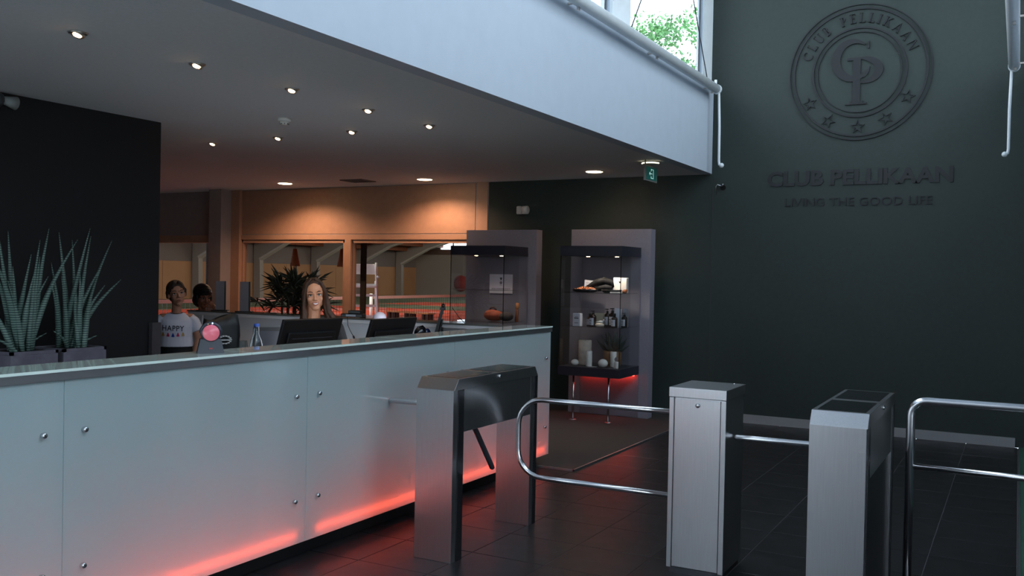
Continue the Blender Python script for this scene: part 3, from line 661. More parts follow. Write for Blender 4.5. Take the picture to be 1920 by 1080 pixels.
# agave in a brown pot
t = thing('potted_agave', 'dark rosette plant in a brown pot behind the candles', 'plant', (-3.86, 9.45, SB))
part('pot', MB().lathe([(0, 0), (.085, 0), (.095, .02), (.1, .16), (.09, .165), (.085, .14), (0, .14)], 24), mat('brown_pot', (120, 84, 52), .6, var=.1), t)
for k in range(22):
    a = k*2.4; el = R(18+60*(k/22)); ln = .21; d = Vector((cos(a)*cos(el), sin(a)*cos(el)*.75, sin(el)))
    p0 = Vector((0, 0, .145)); p1 = p0+d*ln*.55+Vector((0, 0, -.008)); p2 = p0+d*ln+Vector((0, 0, .03))
    part('leaf', MB().tube([p0, p0+d*ln*.25, p1, p2], [.012, .026, .024, .002], 6, flat=.3), mat('dark_agave_leaf', (44, 52, 46), .5, var=.2), t)
t = thing('crystal_tag', 'small silver diamond-shaped plate on the case corner', 'tag', (-3.70, 9.16, SB))
part('plate', MB().prism([(0, 0, .07), (.022, 0, .1), (0, 0, .13), (-.022, 0, .1)], (0, .006, 0)), M_trim, t); part('pin', MB().tube([(0, .003, 0), (0, .003, .075)], .002, 6), M_trim, t)
solo('paper_strip', box1((-.05, -.012, 0), (.05, .012, .004)), M_wax, 'thin white strip lying left of the ball candle', 'card', (-3.99, 9.22, SB))
# middle shelf bottles
M_bot = mat('dark_amber_bottle', (34, 18, 14), .12); M_lab = mat('white_label', (196, 196, 204), .6)
def bottle(x, y, h, r, label, pump=False):
    t = thing('bottle', label, 'bottle', (x, y, S1), R(-25), 'dark bottles on the middle shelf')
    part('glass', MB().lathe([(0, 0), (r*.94, 0), (r, .004), (r, h*.62), (r*.85, h*.70), (r*.38, h*.76), (r*.38, h*.8), (0, h*.8)], 22), M_bot, t)
    m_ = MB(); n_ = 10; vs = []
    for z in (h*.1, h*.55):
        for k in range(n_+1): a = -pi/2+R(-58+116*k/n_); vs.append(((r+.0008)*cos(a), (r+.0008)*sin(a), z))
    lb = part('label', m_.add(vs, [(k, k+1, n_+2+k, n_+1+k) for k in range(n_)], True), M_lab, t)
    part('print', MB().box((-r*.4, -r-.0016, h*.38), (r*.4, -r-.0012, h*.41)).box((-r*.3, -r-.0016, h*.2), (r*.3, -r-.0012, h*.22)), M_dgrey, lb)
    if pump:
        part('pump', MB().lathe([(r*.42, h*.78), (r*.42, h*.88), (r*.12, h*.9), (r*.12, h*.97), (0, h*.97)], 14).box((-r*.3, -r*.8, h*.95), (r*.3, r*.3, h*1.0), .002), M_blk, t)
    else: part('cap', MB().lathe([(r*.45, h*.78), (r*.45, h*.98), (r*.4, h), (0, h)], 16), M_blk, t)
bottle(-3.985, 9.19, .17, .036, 'wide dark bottle with white label beside the white box', True)
bottle(-4.06, 9.27, .14, .03, 'short dark bottle half hidden between box and wide bottle')
bottle(-3.88, 9.33, .19, .031, 'rearmost dark bottle behind the stone ornament', True)
bottle(-3.80, 9.28, .20, .036, 'tallest dark pump bottle in the middle of the group', True)
bottle(-3.74, 9.19, .15, .032, 'shorter dark bottle right of the tallest one')
bottle(-3.672, 9.30, .155, .032, 'dark bottle at the right corner of the shelf', True)
t = thing('carton', 'white printed product carton on the left of the middle shelf', 'box', (-4.17, 9.2, S1), R(-8), None)
part('box', box1((-.045, -.025, 0), (.045, .025, .135), .001), M_lab, t); part('print', MB().box((-.028, -.0256, .078), (.028, -.0251, .09)).box((-.02, -.0256, .098), (.02, -.0251, .102)).box((-.025, -.0256, .03), (.025, -.0251, .036)), M_dgrey, t)
t = thing('carton', 'cream product carton standing behind the wide bottle', 'box', (-4.0, 9.38, S1), R(-5), None)
part('box', box1((-.07, -.03, 0), (.07, .03, .135), .001), mat('cream_card', (196, 184, 160), .6), t); part('lid', box1((-.071, -.031, .115), (.071, .031, .137)), mat('cream_card', (196, 184, 160), .6), t)
t = thing('stone_bird', 'small white bird figure resting on a pale stone', 'ornament', (-3.90, 9.17, S1))
part('stone', MB().ell((0, 0, .022), (.055, .035, .024)), M_marble, t)
part('bird', MB().ell((.015, 0, .055), (.028, .016, .015)).cap((.03, 0, .06), (.048, 0, .075), .010, .007).cap((-.005, 0, .055), (-.045, 0, .05), .008, .003), M_wax, t)
for q, (xx, rz, lb) in enumerate(((-3.80, R(18), 'left white folded card behind the tall bottles'), (-3.71, R(-22), 'right white folded card behind the tall bottles'))):
    o = solo('card', MB().prism([(-.04, 0, 0), (.04, 0, 0), (.045, .0, .19), (-.03, 0, .2)], (0, .003, 0)), M_lab, lb, 'card', (xx, 9.42, S1), rz=rz)
# upper shelf
M_tray = mat('black_wood_tray', (16, 14, 14), .35)
M_chip = mat('orange_brown_chips', (150, 84, 44), .7, var=.5, scale=60)
def tray(x, y, w, d, label, chips):
    t = thing('tray', label, 'tray', (x, y, S2))
    part('dish', MB().lathe([(0, 0), (.7, 0), (.92, .35), (1, 1), (.94, 1), (.85, .4), (0, .3)], 28, M=Matrix.Diagonal((w, d, .036, 1))), M_tray, t)
    if chips:
        m_ = MB(); rnd = random.Random(4)
        for k in range(70):
            a = rnd.random()*6.28; r = rnd.random()**.5*.8; m_.ell((cos(a)*r*w, sin(a)*r*d, .02+.03*(1-r)+rnd.random()*.012), (.016, .012, .006), M=Euler((rnd.random(), rnd.random(), rnd.random()*3)).to_matrix(), n=6)
        part('chips', m_, M_chip, t, kind='stuff')
tray(-4.11, 9.25, .15, .10, 'black oval tray heaped with orange-brown chips', True)
tray(-3.80, 9.24, .115, .09, 'black round tray in front of the lit white box', False)
t = thing('black_cushion', 'black rolled neck cushion lying across the trays', 'cushion', (-3.95, 9.33, S2))
part('roll', MB().tube([(-.20, 0, .045), (-.14, 0, .062), (-.06, .0, .105), (.03, 0, .125), (.11, 0, .105), (.14, 0, .06)], [.012, .03, .042, .046, .04, .02], 14), mat('black_cloth', (7, 7, 8), .7, spec=.2), t)
part('fold', MB().tube([(-.06, -.04, .035), (.06, -.045, .055), (.13, -.03, .05)], [.025, .036, .025], 12), mat('black_cloth', (7, 7, 8), .7, spec=.2), t)
t = thing('gift_card', 'white printed card leaning at the left of the upper shelf', 'card', (-4.13, 9.42, S2), R(-6))
part('card', box1((-.075, 0, .03), (.075, .005, .13)).xf(Matrix.Rotation(R(3), 4, 'Y')), M_lab, t); part('print', MB().box((-.05, -.0008, .075), (.04, -.0002, .080)).box((-.05, -.0008, .098), (.0, -.0002, .102)), M_dgrey, t)
part('stand', box1((-.03, .0, 0), (.03, .03, .04)), M_tray, t)
t = thing('gift_box', 'lit white box with small black crest on the upper shelf', 'box', (-3.735, 9.33, S2), R(-4))
part('box', box1((-.08, -.02, .0), (.08, .03, .165), .008), M_wax, t); part('crest', MB().box((-.014, -.0215, .118), (.014, -.0203, .126)).box((-.007, -.0215, .108), (.007, -.0203, .118)), M_blk, t)
solo('wood_knot', MB().ell((0, 0, .02), (.028, .02, .022)).ell((.02, 0, .032), (.012, .012, .014)), M_chip, 'small orange-brown wooden knot at the right end of the upper shelf', 'ornament', (-3.655, 9.25, S2))
solo('white_bar', box1((-.06, -.015, 0), (.06, .015, .014), .002), M_wax, 'flat white bar at the right end of the upper shelf', 'bar', (-3.72, 9.16, S2))
# contents of the left case
t = thing('notice', 'white notice with small crest hung inside the left show case', 'notice', (-5.36, 9.628, 1.33))
part('sheet', box1((-.155, 0, 0), (.155, .006, .225)), mat('notice_paper', (205, 196, 205), .6), t)
part('crest', MB().box((-.016, -.001, .172), (.016, -.0002, .186)).box((-.009, -.001, .158), (.009, -.0002, .172)), M_blk, t)
part('emblem_print', MB().lathe([(.012, 0), (.018, 0), (.018, .0006), (.012, .0006)], 20, c=(0, -.0002, .125), M=Matrix.Rotation(R(90), 4, 'X')).box((-.02, -.001, .095), (.02, -.0002, .1)), mat('print_grey', (120, 110, 120), .6), t)
m_ = MB(); rnd = random.Random(2); xx = -.125
while xx < .12: w_ = rnd.uniform(.006, .02); m_.box((xx, -.001, .052), (xx+w_, -.0002, .061)); xx += w_+.006
part('print_line', m_, mat('print_grey', (120, 110, 120), .6), t)
t = thing('travel_bag', 'orange-brown and grey bag on the shelf of the left case', 'bag', (-5.29, 9.36, S1+.008))
part('body', MB().ell((0, 0, .055), (.13, .09, .062), n=20).ell((-.02, -.01, .075), (.1, .07, .05), n=18), mat('rust_cloth', (150, 66, 40), .8, var=.3, scale=30), t)
part('side_pocket', MB().ell((.16, -.01, .05), (.085, .08, .052), n=18), mat('grey_brown_cloth', (74, 62, 58), .8, var=.3, scale=30), t)
part('handle', MB().tube([(-.06, -.01, .115), (-.04, -.01, .145), (.0, -.01, .15), (.03, -.01, .12)], .01, 8), mat('dark_strap', (60, 36, 28), .7), t)
t = thing('wooden_figure', 'slim orange wooden figure at the right of the left case', 'ornament', (-5.03, 9.42, S1))
part('stick', MB().tube([(0, 0, 0), (.003, 0, .12), (0, 0, .15)], [.022, .018, .016], 12), mat('orange_wood', (150, 84, 50), .5, var=.2), t); part('head', MB().tube([(0, 0, .15), (.003, 0, .18), (.008, 0, .215)], [.02, .023, .018], 12), mat('orange_wood_light', (196, 124, 74), .5), t)

# ------------------------------------------------------------------ turnstiles
def turnstile(x, y, label, rot_arms, filler=False):
    t = thing('turnstile', label, 'turnstile', (x, y, 0), 0, 'steel tripod turnstiles')
    W_ = .236; D_ = .985
    for k, (ya, yb) in enumerate(((0, .105), (D_-.085, D_))):
        g = part('leg', MB().box((0, ya, 0), (W_, ya+.045, .925), .001)  , M_steel, t)
        part('side_plate', box1((.012, ya+.047, 0), (W_+.004, yb, .93), .001), M_dsteel, g)  # steel colour darkened in place of the dark reflections on this side
    lid = MB()
    P = [(0, 0, .925), (0, .045, .985), (0, D_-.04, .985), (0, D_, .925)]
    lid.prism(P, (W_+.006, 0, 0)); l_ = part('lid', lid, M_steel, t); bevmod(l_, .002)
    part('lid_inlay', MB().box((.02, .07, .985), (W_-.014, .44, .9865)).box((.02, .52, .985), (W_-.014, D_-.07, .9865)), M_blkg, l_)
    part('side_panel', MB().box((W_-.02, .105, .692), (W_, D_-.09, .925)).box((0, .105, .692), (.012, D_-.09, .925)), M_steel, t)
    part('arm_housing', MB().box((.012, .11, .692), (W_-.02, D_-.095, .925)), M_dsteel, t)
    part('lock', MB().lathe([(0, 0), (.011, 0), (.011, .006), (.006, .008), (0, .008)], 14, c=(W_+.006, .49, .962), M=Matrix.Rotation(R(90), 4, 'Y')), M_steelp, t)
    for a, b in rot_arms: part('arm', MB().cap(a, b, .016), M_steelp if b[0] < -.1 else M_dgrey, t)
    if filler: part('dark_filler', box1((.03, .11, .02), (W_-.012, D_-.09, .69)), M_dsteel, t)  # dark panel added to darken the opening between the legs
    hub = MB().lathe([(0, -.05), (.05, -.05), (.06, 0), (.05, .03), (0, .03)], 20, c=(.02, .49, .72), M=Matrix.Rotation(R(-90), 4, 'Y'))
    part('hub', hub, M_dgrey, t)
    return t
turnstile(-2.872, 4.24, 'left steel turnstile next to the glowing counter', [((-.02, .45, .775), (-.46, .40, .775)), ((.10, .42, .70), (.13, .62, .40))])
turnstile(-.790, 4.205, 'right steel turnstile, nearest to the camera', [((-.02, .72, .718), (-.50, .70, .716)), ],filler=True)
# gate post in the middle
t = thing('gate_pedestal', 'middle narrow steel pedestal with locked door and flat lid', 'turnstile', (-1.604, 4.73, 0))
part('body', box1((.004, .016, .03), (.298, .36, .925), .002), M_steel, t)
part('jamb', box1((0, 0, .03), (.024, .02, .925), .001), M_steel, t); part('jamb', box1((.276, 0, .03), (.302, .02, .925), .001), M_steel, t)
dr = part('door', box1((.028, .004, .035), (.272, .022, .92), .002), M_steel, t)
part('lock', MB().lathe([(0, 0), (.012, 0), (.012, .006), (.007, .009), (0, .009)], 16, c=(.152, .004, .89), M=Matrix.Rotation(R(90), 4, 'X')), M_steelp, dr)
part('lid', box1((-.002, -.004, .927), (.304, .38, .978), .002), M_steel, t)
part('lid_pin', MB().lathe([(0, 0), (.006, 0), (.005, .004), (0, .005)], 10, c=(.25, .34, .978)), M_steelp, t)
part('plinth', box1((.012, .014, 0), (.29, .35, .03)), M_dsteel, t)
# swing gate loop
def loop(pts, rad, seg=7):       # rounds the corners of a polyline
    P = [Vector(p) for p in pts]; out = [P[0]]
    for i in range(1, len(P)-1):
        a = (P[i-1]-P[i]).normalized(); b = (P[i+1]-P[i]).normalized(); s = P[i]+a*rad; e = P[i]+b*rad; cc = P[i]+(a+b)*rad
        for k in range(seg+1):
            th = pi/2*k/seg; out.append(cc-b*rad*cos(th)-a*rad*sin(th))
    return out+[P[-1]]
t = thing('swing_gate', 'curved chrome swing gate loop fixed to the middle pedestal', 'gate', (-1.604, 4.86, 0))
lp = loop([(0, 0, .828), (-.965, -.0, .828), (-.965, 0, .375), (0, 0, .375)], .155)
part('loop_tube', MB().tube(lp, .0155, 16), M_steelp, t)
for z in (.828, .375): part('hinge', MB().tube([(-.012, 0, z), (.0, 0, z)], .022, 14), M_steel, t)
# rail on the right
t = thing('hand_rail', 'chrome rounded hand rail at the right edge of the hall', 'railing', (-.455, 5.0, 0))
part('rail_tube', MB().tube(loop([(0, 0, 0), (0, 0, .972), (1.3, 0, .972), (1.3, 0, 0)], .075), .0205, 16), M_steelp, t)
part('middle_bar', MB().tube([(.015, 0, .645), (1.285, 0, .645)], .0155, 14), M_steelp, t)
for x in (0, 1.3): part('base_plate', MB().lathe([(0, 0), (.05, 0), (.048, .008), (.022, .012), (0, .012)], 20, c=(x, 0, 0)), M_steel, t)

# ------------------------------------------------------------------ planters with sansevieria
M_conc = mat('dark_fibre_cement', (112, 108, 120), .85, var=.2, scale=9, bump=.1)
def banded():
    m = mat('banded_leaf', (96, 124, 116), .45); nt = m.node_tree; n = nt.nodes; L = nt.links
    t = n.new('ShaderNodeTexCoord'); w = n.new('ShaderNodeTexWave'); w.wave_type = 'BANDS'; w.bands_direction = 'Z'; w.inputs['Scale'].default_value = 20; w.inputs['Distortion'].default_value = 1.2; w.inputs['Detail'].default_value = 2
    r = n.new('ShaderNodeValToRGB'); r.color_ramp.elements[0].position = .25; r.color_ramp.elements[0].color = (*lin((48, 72, 74)), 1); r.color_ramp.elements[1].position = .75; r.color_ramp.elements[1].color = (*lin((120, 146, 132)), 1)
    L.new(t.outputs['Object'], w.inputs[0]); L.new(w.outputs['Color'], r.inputs[0]); L.new(r.outputs[0], n['Principled BSDF'].inputs['Base Color']); return m
M_leafb = banded(); M_soil = mat('dark_soil', (36, 30, 26), .95, bump=.5, scale=60)
def planter(y0, tips, label, lab2, seed):
    rnd = random.Random(seed)
    t = thing('planter', label, 'planter', (-5.55, y0, 0))
    part('box', MB().box((-.33, 0, 0), (0, .33, .98), .006).box((-.33, 0, .98), (0, .02, 1.0)).box((-.33, .31, .98), (0, .33, 1.0)).box((-.33, 0, .98), (-.31, .33, 1.0)).box((-.02, 0, .98), (0, .33, 1.0)), M_conc, t)
    p = thing('snake_plant', lab2, 'plant', (-5.55, y0, .98))
    part('soil', MB().box((-.31, .02, .0), (-.02, .31, .012)), M_soil, p)
    for k, (ty, tz) in enumerate(tips):
        bx = -.16+rnd.uniform(-.09, .09); by = .16+(ty-y0-.16)*.22+rnd.uniform(-.04, .04); by = min(max(by, .06), .27); bx = min(-.06, max(-.27, bx))
        tp = Vector((-.13+rnd.uniform(-.1, .1), ty-y0, tz-.98)); b0 = Vector((bx, by, .0)); pts = []; rs = []
        r0 = rnd.uniform(.013, .018) if tz > 1.3 else .009
        for i in range(9):
            s = i/8; q = b0.lerp(tp, s); bow = sin(pi*s)*.05*((tp.y-b0.y)/.4); q.y -= bow; q.z += abs(bow)*.3
            pts.append(q); rs.append(r0*(.75+.5*sin(pi*min(1, s*1.3+.1)))*(1-s**3)+.0015)
        part('leaf', MB().tube(pts, rs, 8), M_leafb, p)
planter(3.67, [(3.67, 1.78), (3.79, 1.77), (3.82, 1.62), (3.93, 1.72), (4.01, 1.80), (4.19, 1.73), (3.96, 1.48), (3.92, 1.61), (3.62, 1.58), (3.60, 1.37), (3.57, 1.11), (4.02, 1.10), (3.75, 1.54), (3.57, 1.64), (3.86, 1.5), (3.7, 1.45)],
        'left dark square planter beside the black partition', 'left snake plant with tall banded round leaves', 3)
planter(4.04, [(4.14, 1.78), (4.25, 1.81), (4.34, 1.76), (4.57, 1.74), (4.60, 1.46), (4.49, 1.42), (4.05, 1.57), (4.11, 1.48), (4.24, 1.73), (4.43, 1.48), (4.0, 1.12), (3.98, 1.44), (4.36, 1.07), (4.2, 1.5), (4.41, 1.55)],
        'right dark square planter beside the black partition', 'right snake plant with leaves leaning to the right', 8)
# palm behind the rear counter
t = thing('lady_palm', 'dark bushy fan palm behind the rear counter next to the woman', 'plant', (-6.62, 7.45, 0))
part('pot', MB().lathe([(0, 0), (.14, 0), (.18, .4), (.165, .4), (.15, .37), (0, .37)], 24), M_blk, t)
rnd = random.Random(11); M_palm = mat('dark_palm_leaf', (40, 46, 34), .5, var=.3, scale=6)
for s_ in range(8):
    part('cane', MB().tube([(rnd.uniform(-.08, .08), rnd.uniform(-.08, .08), .37), (rnd.uniform(-.18, .18), rnd.uniform(-.18, .18), 1.2+rnd.random()*.25)], .012, 6), mat('cane', (50, 40, 26), .8), t)
for s_ in range(38):
    c = Vector((rnd.gauss(.04, .12), rnd.gauss(0, .13), rnd.uniform(1.12, 1.44))); base = Vector((c.x*.5, c.y*.5, c.z-.06))
    d0 = Vector((c.x, c.y, .12+rnd.uniform(-.02, .12))).normalized(); m_ = MB().tube([base, c], .004, 5)
    side = d0.orthogonal().normalized(); up_ = d0.cross(side)
    for k in range(8):
        a = R(-95+190*k/7); dd = (d0*cos(a)+(side*cos(rnd.random()*.4+s_)+up_*sin(s_+.1))*sin(a)).normalized(); ln = rnd.uniform(.15, .25)
        m_.tube([c, c+dd*ln*.5, c+dd*ln+Vector((0, 0, -.03))], [.005, .014, .001], 5, flat=.25)
    part('frond', m_, M_palm, t)

# ------------------------------------------------------------------ things on the counters
def stand(x, label):
    t = thing('display_panel', label, 'stand', (x, 6.75, 1.141), R(35), 'upright panels on the rear counter')
    part('foot', box1((-.08, -.05, 0), (.08, .05, .008), .002), M_blk, t)
    part('panel', box1((-.042, -.012, .008), (.042, .012, .292), .002), mat('panel_grey', (116, 114, 122), .5), t)
    part('dark_edge', box1((.042, -.016, .008), (.054, .016, .292), .002), M_blk, t)
stand(-6.92, 'left upright grey panel on the rear counter beside the boy'); stand(-6.60, 'right upright grey panel on the rear counter before the column')
# bar code scanner
t = thing('barcode_scanner', 'dark bar code scanner with round pink window on the counter', 'scanner', (-3.46, 3.315, 1.141), R(50))
part('foot', MB().prism([(-.063, -.045, 0), (.063, -.045, 0), (.048, -.038, .07), (-.048, -.038, .07)], (0, .08, 0)), mat('scanner_body', (44, 48, 58), .35), t)
part('head', MB().lathe([(0, -.03), (.03, -.03), (.048, -.01), (.05, .022), (.046, .033), (0, .033)], 28, c=(0, -.005, .1), M=Matrix.Rotation(R(80), 4, 'X')), mat('scanner_body', (44, 48, 58), .35), t)
wd_ = part('window', MB().lathe([(0, 0), (.040, 0), (.038, .006), (0, .009)], 28, c=(0, -.038, .1), M=Matrix.Rotation(R(80), 4, 'X')), mat('pink_window', (200, 96, 112), .25, emis=(.8, .2, .25), es=.22), t)
part('hood', MB().tube([(.046*cos(a), -.028, .1+.046*sin(a)) for a in [R(20*k) for k in range(0, 10)]], .009, 8), mat('scanner_body', (44, 48, 58), .35), t)
part('indicator_light', MB().ell((.006, -.036, .146), .0035, n=8), mat('blue_light', (80, 120, 255), .4, emis=(.3, .5, 1), es=12), t, label='blue indicator light')
part('indicator_light', MB().ell((-.014, -.034, .143), .003, n=8), mat('amber_light', (255, 190, 80), .4, emis=(1, .6, .2), es=4), t, label='amber indicator light')
part('logo_mark', MB().box((-.008, -.0465, .022), (.008, -.0455, .028)), mat('red_mark', (170, 60, 60), .5), t)
# monitors
def monitor(x, y, ztop, w, rz, label, h=.33, tilt=18, lit=True):
    t = thing('monitor', label, 'monitor', (x, y, .74), rz, 'black desk monitors')
    mt = Matrix.Translation((0, 0, ztop-.74-h*.5)) @ Matrix.Rotation(R(tilt), 4, 'X')
    part('housing', MB().box((-w/2, -.012, -h/2), (w/2, .012, h/2), .004).box((-w/2+.05, -.03, -h/2+.04), (w/2-.05, -.012, h/2-.08), .008).xf(mt), M_blk, t)
    part('screen', MB().box((-w/2+.015, .0125, -h/2+.02), (w/2-.015, .0135, h/2-.015)).xf(mt), mat('screen_fill_glow', (200, 210, 225), .4, emis=(.8, .88, 1), es=2.6) if lit else M_blkg, t)  # unseen screen glow, added to brighten the woman's face
    part('vent_groove', MB().box((-w/2+.08, -.0315, h/2-.12), (w/2-.08, -.030, h/2-.115)).box((-w/2+.08, -.0315, -h/2+.07), (w/2-.08, -.030, -h/2+.075)).xf(mt), M_dgrey, t)
    part('neck', MB().box((-.03, -.05, .01), (.03, -.03, ztop-.74-h*.45), .005), M_blk, t); part('foot', MB().lathe([(0, 0), (.11, 0), (.1, .012), (0, .014)], 24), M_blk, t)
    return t
monitor(-3.97, 4.62, 1.255, .50, R(84), 'left black monitor seen from behind in front of the woman')
monitor(-3.97, 5.49, 1.232, .54, R(90), 'middle black monitor seen from behind with small white dome over it')
mm = monitor(-4.16, 6.42, 1.262, .5, R(118), 'right black monitor seen edge-on with a webcam on top', tilt=14, lit=False)
mm.rotation_euler = (0, 0, R(122))
part('webcam', MB().box((-.03, -.065, .512), (.03, -.02, .535), .005).cap((-.015, -.045, .545), (.015, -.045, .555), .014), M_blk, mm)
t = thing('cable', 'thin black cable curving down right of the edge-on monitor', 'cable', (-4.1, 6.55, 1.0))
part('wire', MB().tube([(0, 0, .27), (.03, .06, .19), (.08, .13, .11), (.16, .2, .04), (.22, .24, -.05)], .003, 6), M_blk, t)
t = thing('small_screen', 'dark framed screen facing the camera left of the left monitor', 'screen', (-4.22, 4.64, .74), R(44))
part('frame', MB().box((-.17, -.012, .16), (.13, .0, .44), .003), M_blk, t); part('screen', box1((-.145, -.0135, .185), (.105, -.0125, .415)), mat('dark_grey_screen', (44, 44, 50), .3), t); part('stand', MB().box((-.05, 0, 0), (.05, .02, .3)).box((-.1, -.06, 0), (.1, .08, .01)), M_blk, t)
t = thing('dome_lamp', 'small white dome just showing above the middle monitor', 'lamp', (-4.20, 5.69, .74))
part('shade', MB().ell((0, 0, .465), (.05, .05, .05), n=20), mat('white_shade', (196, 188, 200), .6), t); part('stem', MB().tube([(0, 0, .01), (0, 0, .4)], .01, 8), M_ivory, t); part('foot', MB().lathe([(0, 0), (.07, 0), (.06, .012), (0, .014)], 20), M_ivory, t)
t = thing('headset', 'glossy black round headset between two monitors', 'headset', (-4.15, 6.16, .74))
part('ear_cup', MB().ell((0, 0, .33), (.045, .06, .06), n=18), M_blkg, t); part('ear_cup', MB().ell((.02, .06, .325), (.03, .045, .05), n=16), mat('navy_gloss', (20, 30, 60), .1), t)
part('headband', MB().tube([(0, -.05, .34), (0, -.03, .385), (0, .03, .39), (.01, .08, .35)], .008, 8), M_blkg, t); part('hanger', MB().tube([(0, 0, .0), (0, 0, .3)], .01, 8).lathe([(0, 0), (.06, 0), (.055, .01), (0, .012)], 16), M_blk, t)
t = thing('card_terminal', 'black payment terminal on the rear counter right of the woman', 'payment terminal', (-5.22, 6.68, 1.141), R(20))
part('body', box1((-.10, -.06, .004), (.10, .06, .035), .006), M_blk, t); part('screen', box1((-.05, -.062, .012), (.04, -.0605, .03)), mat('screen_grey', (130, 136, 150), .3), t)
part('top_unit', box1((-.04, -.03, .035), (.07, .05, .065), .006), M_blk, t)
t = thing('handset', 'black stylus handset hanging on a cord down the white inner panel', 'handset', (-5.16, 6.585, 1.0))
part('grip', MB().cap((.02, 0, -.02), (.10, -.01, -.16), .009), M_blk, t); part('cord', MB().tube([(-.05, .0, .15), (-.03, -.02, .08), (-.01, -.01, .03), (.02, 0, -.02)], .003, 6), M_blk, t)
# bag, carafe, pens
t = thing('black_bag', 'shiny black plastic bag with silver print behind the scanner', 'bag', (-4.12, 4.03, .74), R(60))
bm = bmesh.new(); bmesh.ops.create_cube(bm, size=1); bmesh.ops.subdivide_edges(bm, edges=bm.edges[:], cuts=9, use_grid_fill=True)
rnd = random.Random(5)
from mathutils import noise
for v in bm.verts:
    z = v.co.z+.5; tp = 1-.45*max(0, z-.55)/.45
    v.co = Vector((v.co.x*.21*(1-.1*z), v.co.y*.12*tp, z*.53))
    nn = noise.noise_vector(v.co*14)*.012+noise.noise_vector(v.co*33)*.006; v.co += nn
    if z > .95: v.co.z += .02*sin(v.co.x*30)
    v.co.z = max(0, v.co.z)
bm.verts.index_update(); bg_ = MB().add([v.co[:] for v in bm.verts], [tuple(v.index for v in f.verts) for f in bm.faces], True); bm.free()
part('sack', bg_, mat('black_foil', (6, 6, 8), .5, spec=.3), t)
m_ = MB(); 
for a in range(14):
    an = 2*pi*a/14; m_.box((.035*cos(an)-.006, -.087, .40+.022*sin(an)-.003), (.035*cos(an)+.006, -.05, .40+.022*sin(an)+.003))
m_.box((-.03, -.087, .396), (.03, -.05, .402))
part('print', m_, mat('silver_print', (150, 150, 150), .4), t)
t = thing('water_bottle', 'clear glass water bottle with blue cap behind the counter', 'bottle', (-4.1, 4.30, .74))
part('glass', MB().lathe([(0, 0), (.04, 0), (.044, .01), (.044, .33), (.036, .38), (.018, .42), (.016, .46), (.02, .465)], 24), glass('bottle_glass', (.8, .86, .88), 1.6, boost=2.2), t)
part('water', MB().lathe([(0, .005), (.039, .005), (.039, .3), (0, .3)], 20), glass('water', (.82, .9, .92), 1.33), t)
part('cap', MB().lathe([(.016, .46), (.017, .462), (.017, .48), (0, .482)], 18), mat('blue_cap', (50, 84, 170), .4), t)
t = thing('pen_cup', 'clear glass cup of dark pens left of the water bottle', 'pen holder', (-4.12, 4.19, .74))
part('cup', MB().lathe([(0, 0), (.035, 0), (.042, .38), (.038, .38), (.032, .01), (0, .01)], 20), glass('bottle_glass', (.8, .86, .88), 1.6), t)
for k, (dx, dy, h) in enumerate(((-.02, -.06, .40), (-.03, -.045, .42), (.03, .05, .34), (-.02, -.055, .46), (-.01, -.07, .37))):
    part('pen', MB().cap((-dx*.5, -dy*.4, .02), (dx*1.3, dy*1.2, h), .006), (M_blk, M_dgrey, M_wood)[k % 3], t)

# ------------------------------------------------------------------ people
M_skin = mat('skin_olive', (200, 138, 104), .5, var=.05, scale=20); M_skin2 = mat('skin_warm', (178, 124, 98), .5, var=.05, scale=20); M_skin3 = mat('skin_tan', (160, 106, 82), .5, var=.05, scale=20)
M_eye = mat('eye_white', (226, 222, 218), .2); M_iris = mat('dark_iris', (40, 26, 18), .15)
def remesh(o, vs, smooth=2):
    m = o.modifiers.new('remesh', 'REMESH'); m.mode = 'VOXEL'; m.voxel_size = vs; m.use_smooth_shade = True
    if smooth: s = o.modifiers.new('smooth', 'SMOOTH'); s.factor = .5; s.iterations = smooth
    return o
def head_prims(mb, H, k=1.0):
    h = MB()
    h.ell((0, .012, .035), (.074, .092, .084), n=22); h.ell((0, -.022, -.020), (.058, .066, .080), n=22)
    h.ell((0, -.048, -.088), (.032, .032, .024)); h.cap((-.038, -.006, -.062), (.0, -.060, -.090), .019, .019); h.cap((.038, -.006, -.062), (0, -.060, -.090), .019, .019)
    h.cap((0, -.083, .012), (0, -.104, -.026), .0075, .0105); h.ell((-.0105, -.093, -.030), (.0085, .010, .007), n=10); h.ell((.0105, -.093, -.030), (.0085, .010, .007), n=10)
    for s in (-1, 1):
        h.ell((s*.036, -.060, -.022), (.021, .021, .021)); h.cap((s*.012, -.084, .022), (s*.05, -.068, .024), .0085)
        h.ell((s*.071, .008, -.008), (.010, .017, .029), M=Matrix.Rotation(R(12), 3, 'X'))
    h.ell((0, -.078, -.058), (.026, .012, .016), n=12)
    h.xf(H @ Matrix.Scale(k, 4)); mb.add(h.v, h.f, True)
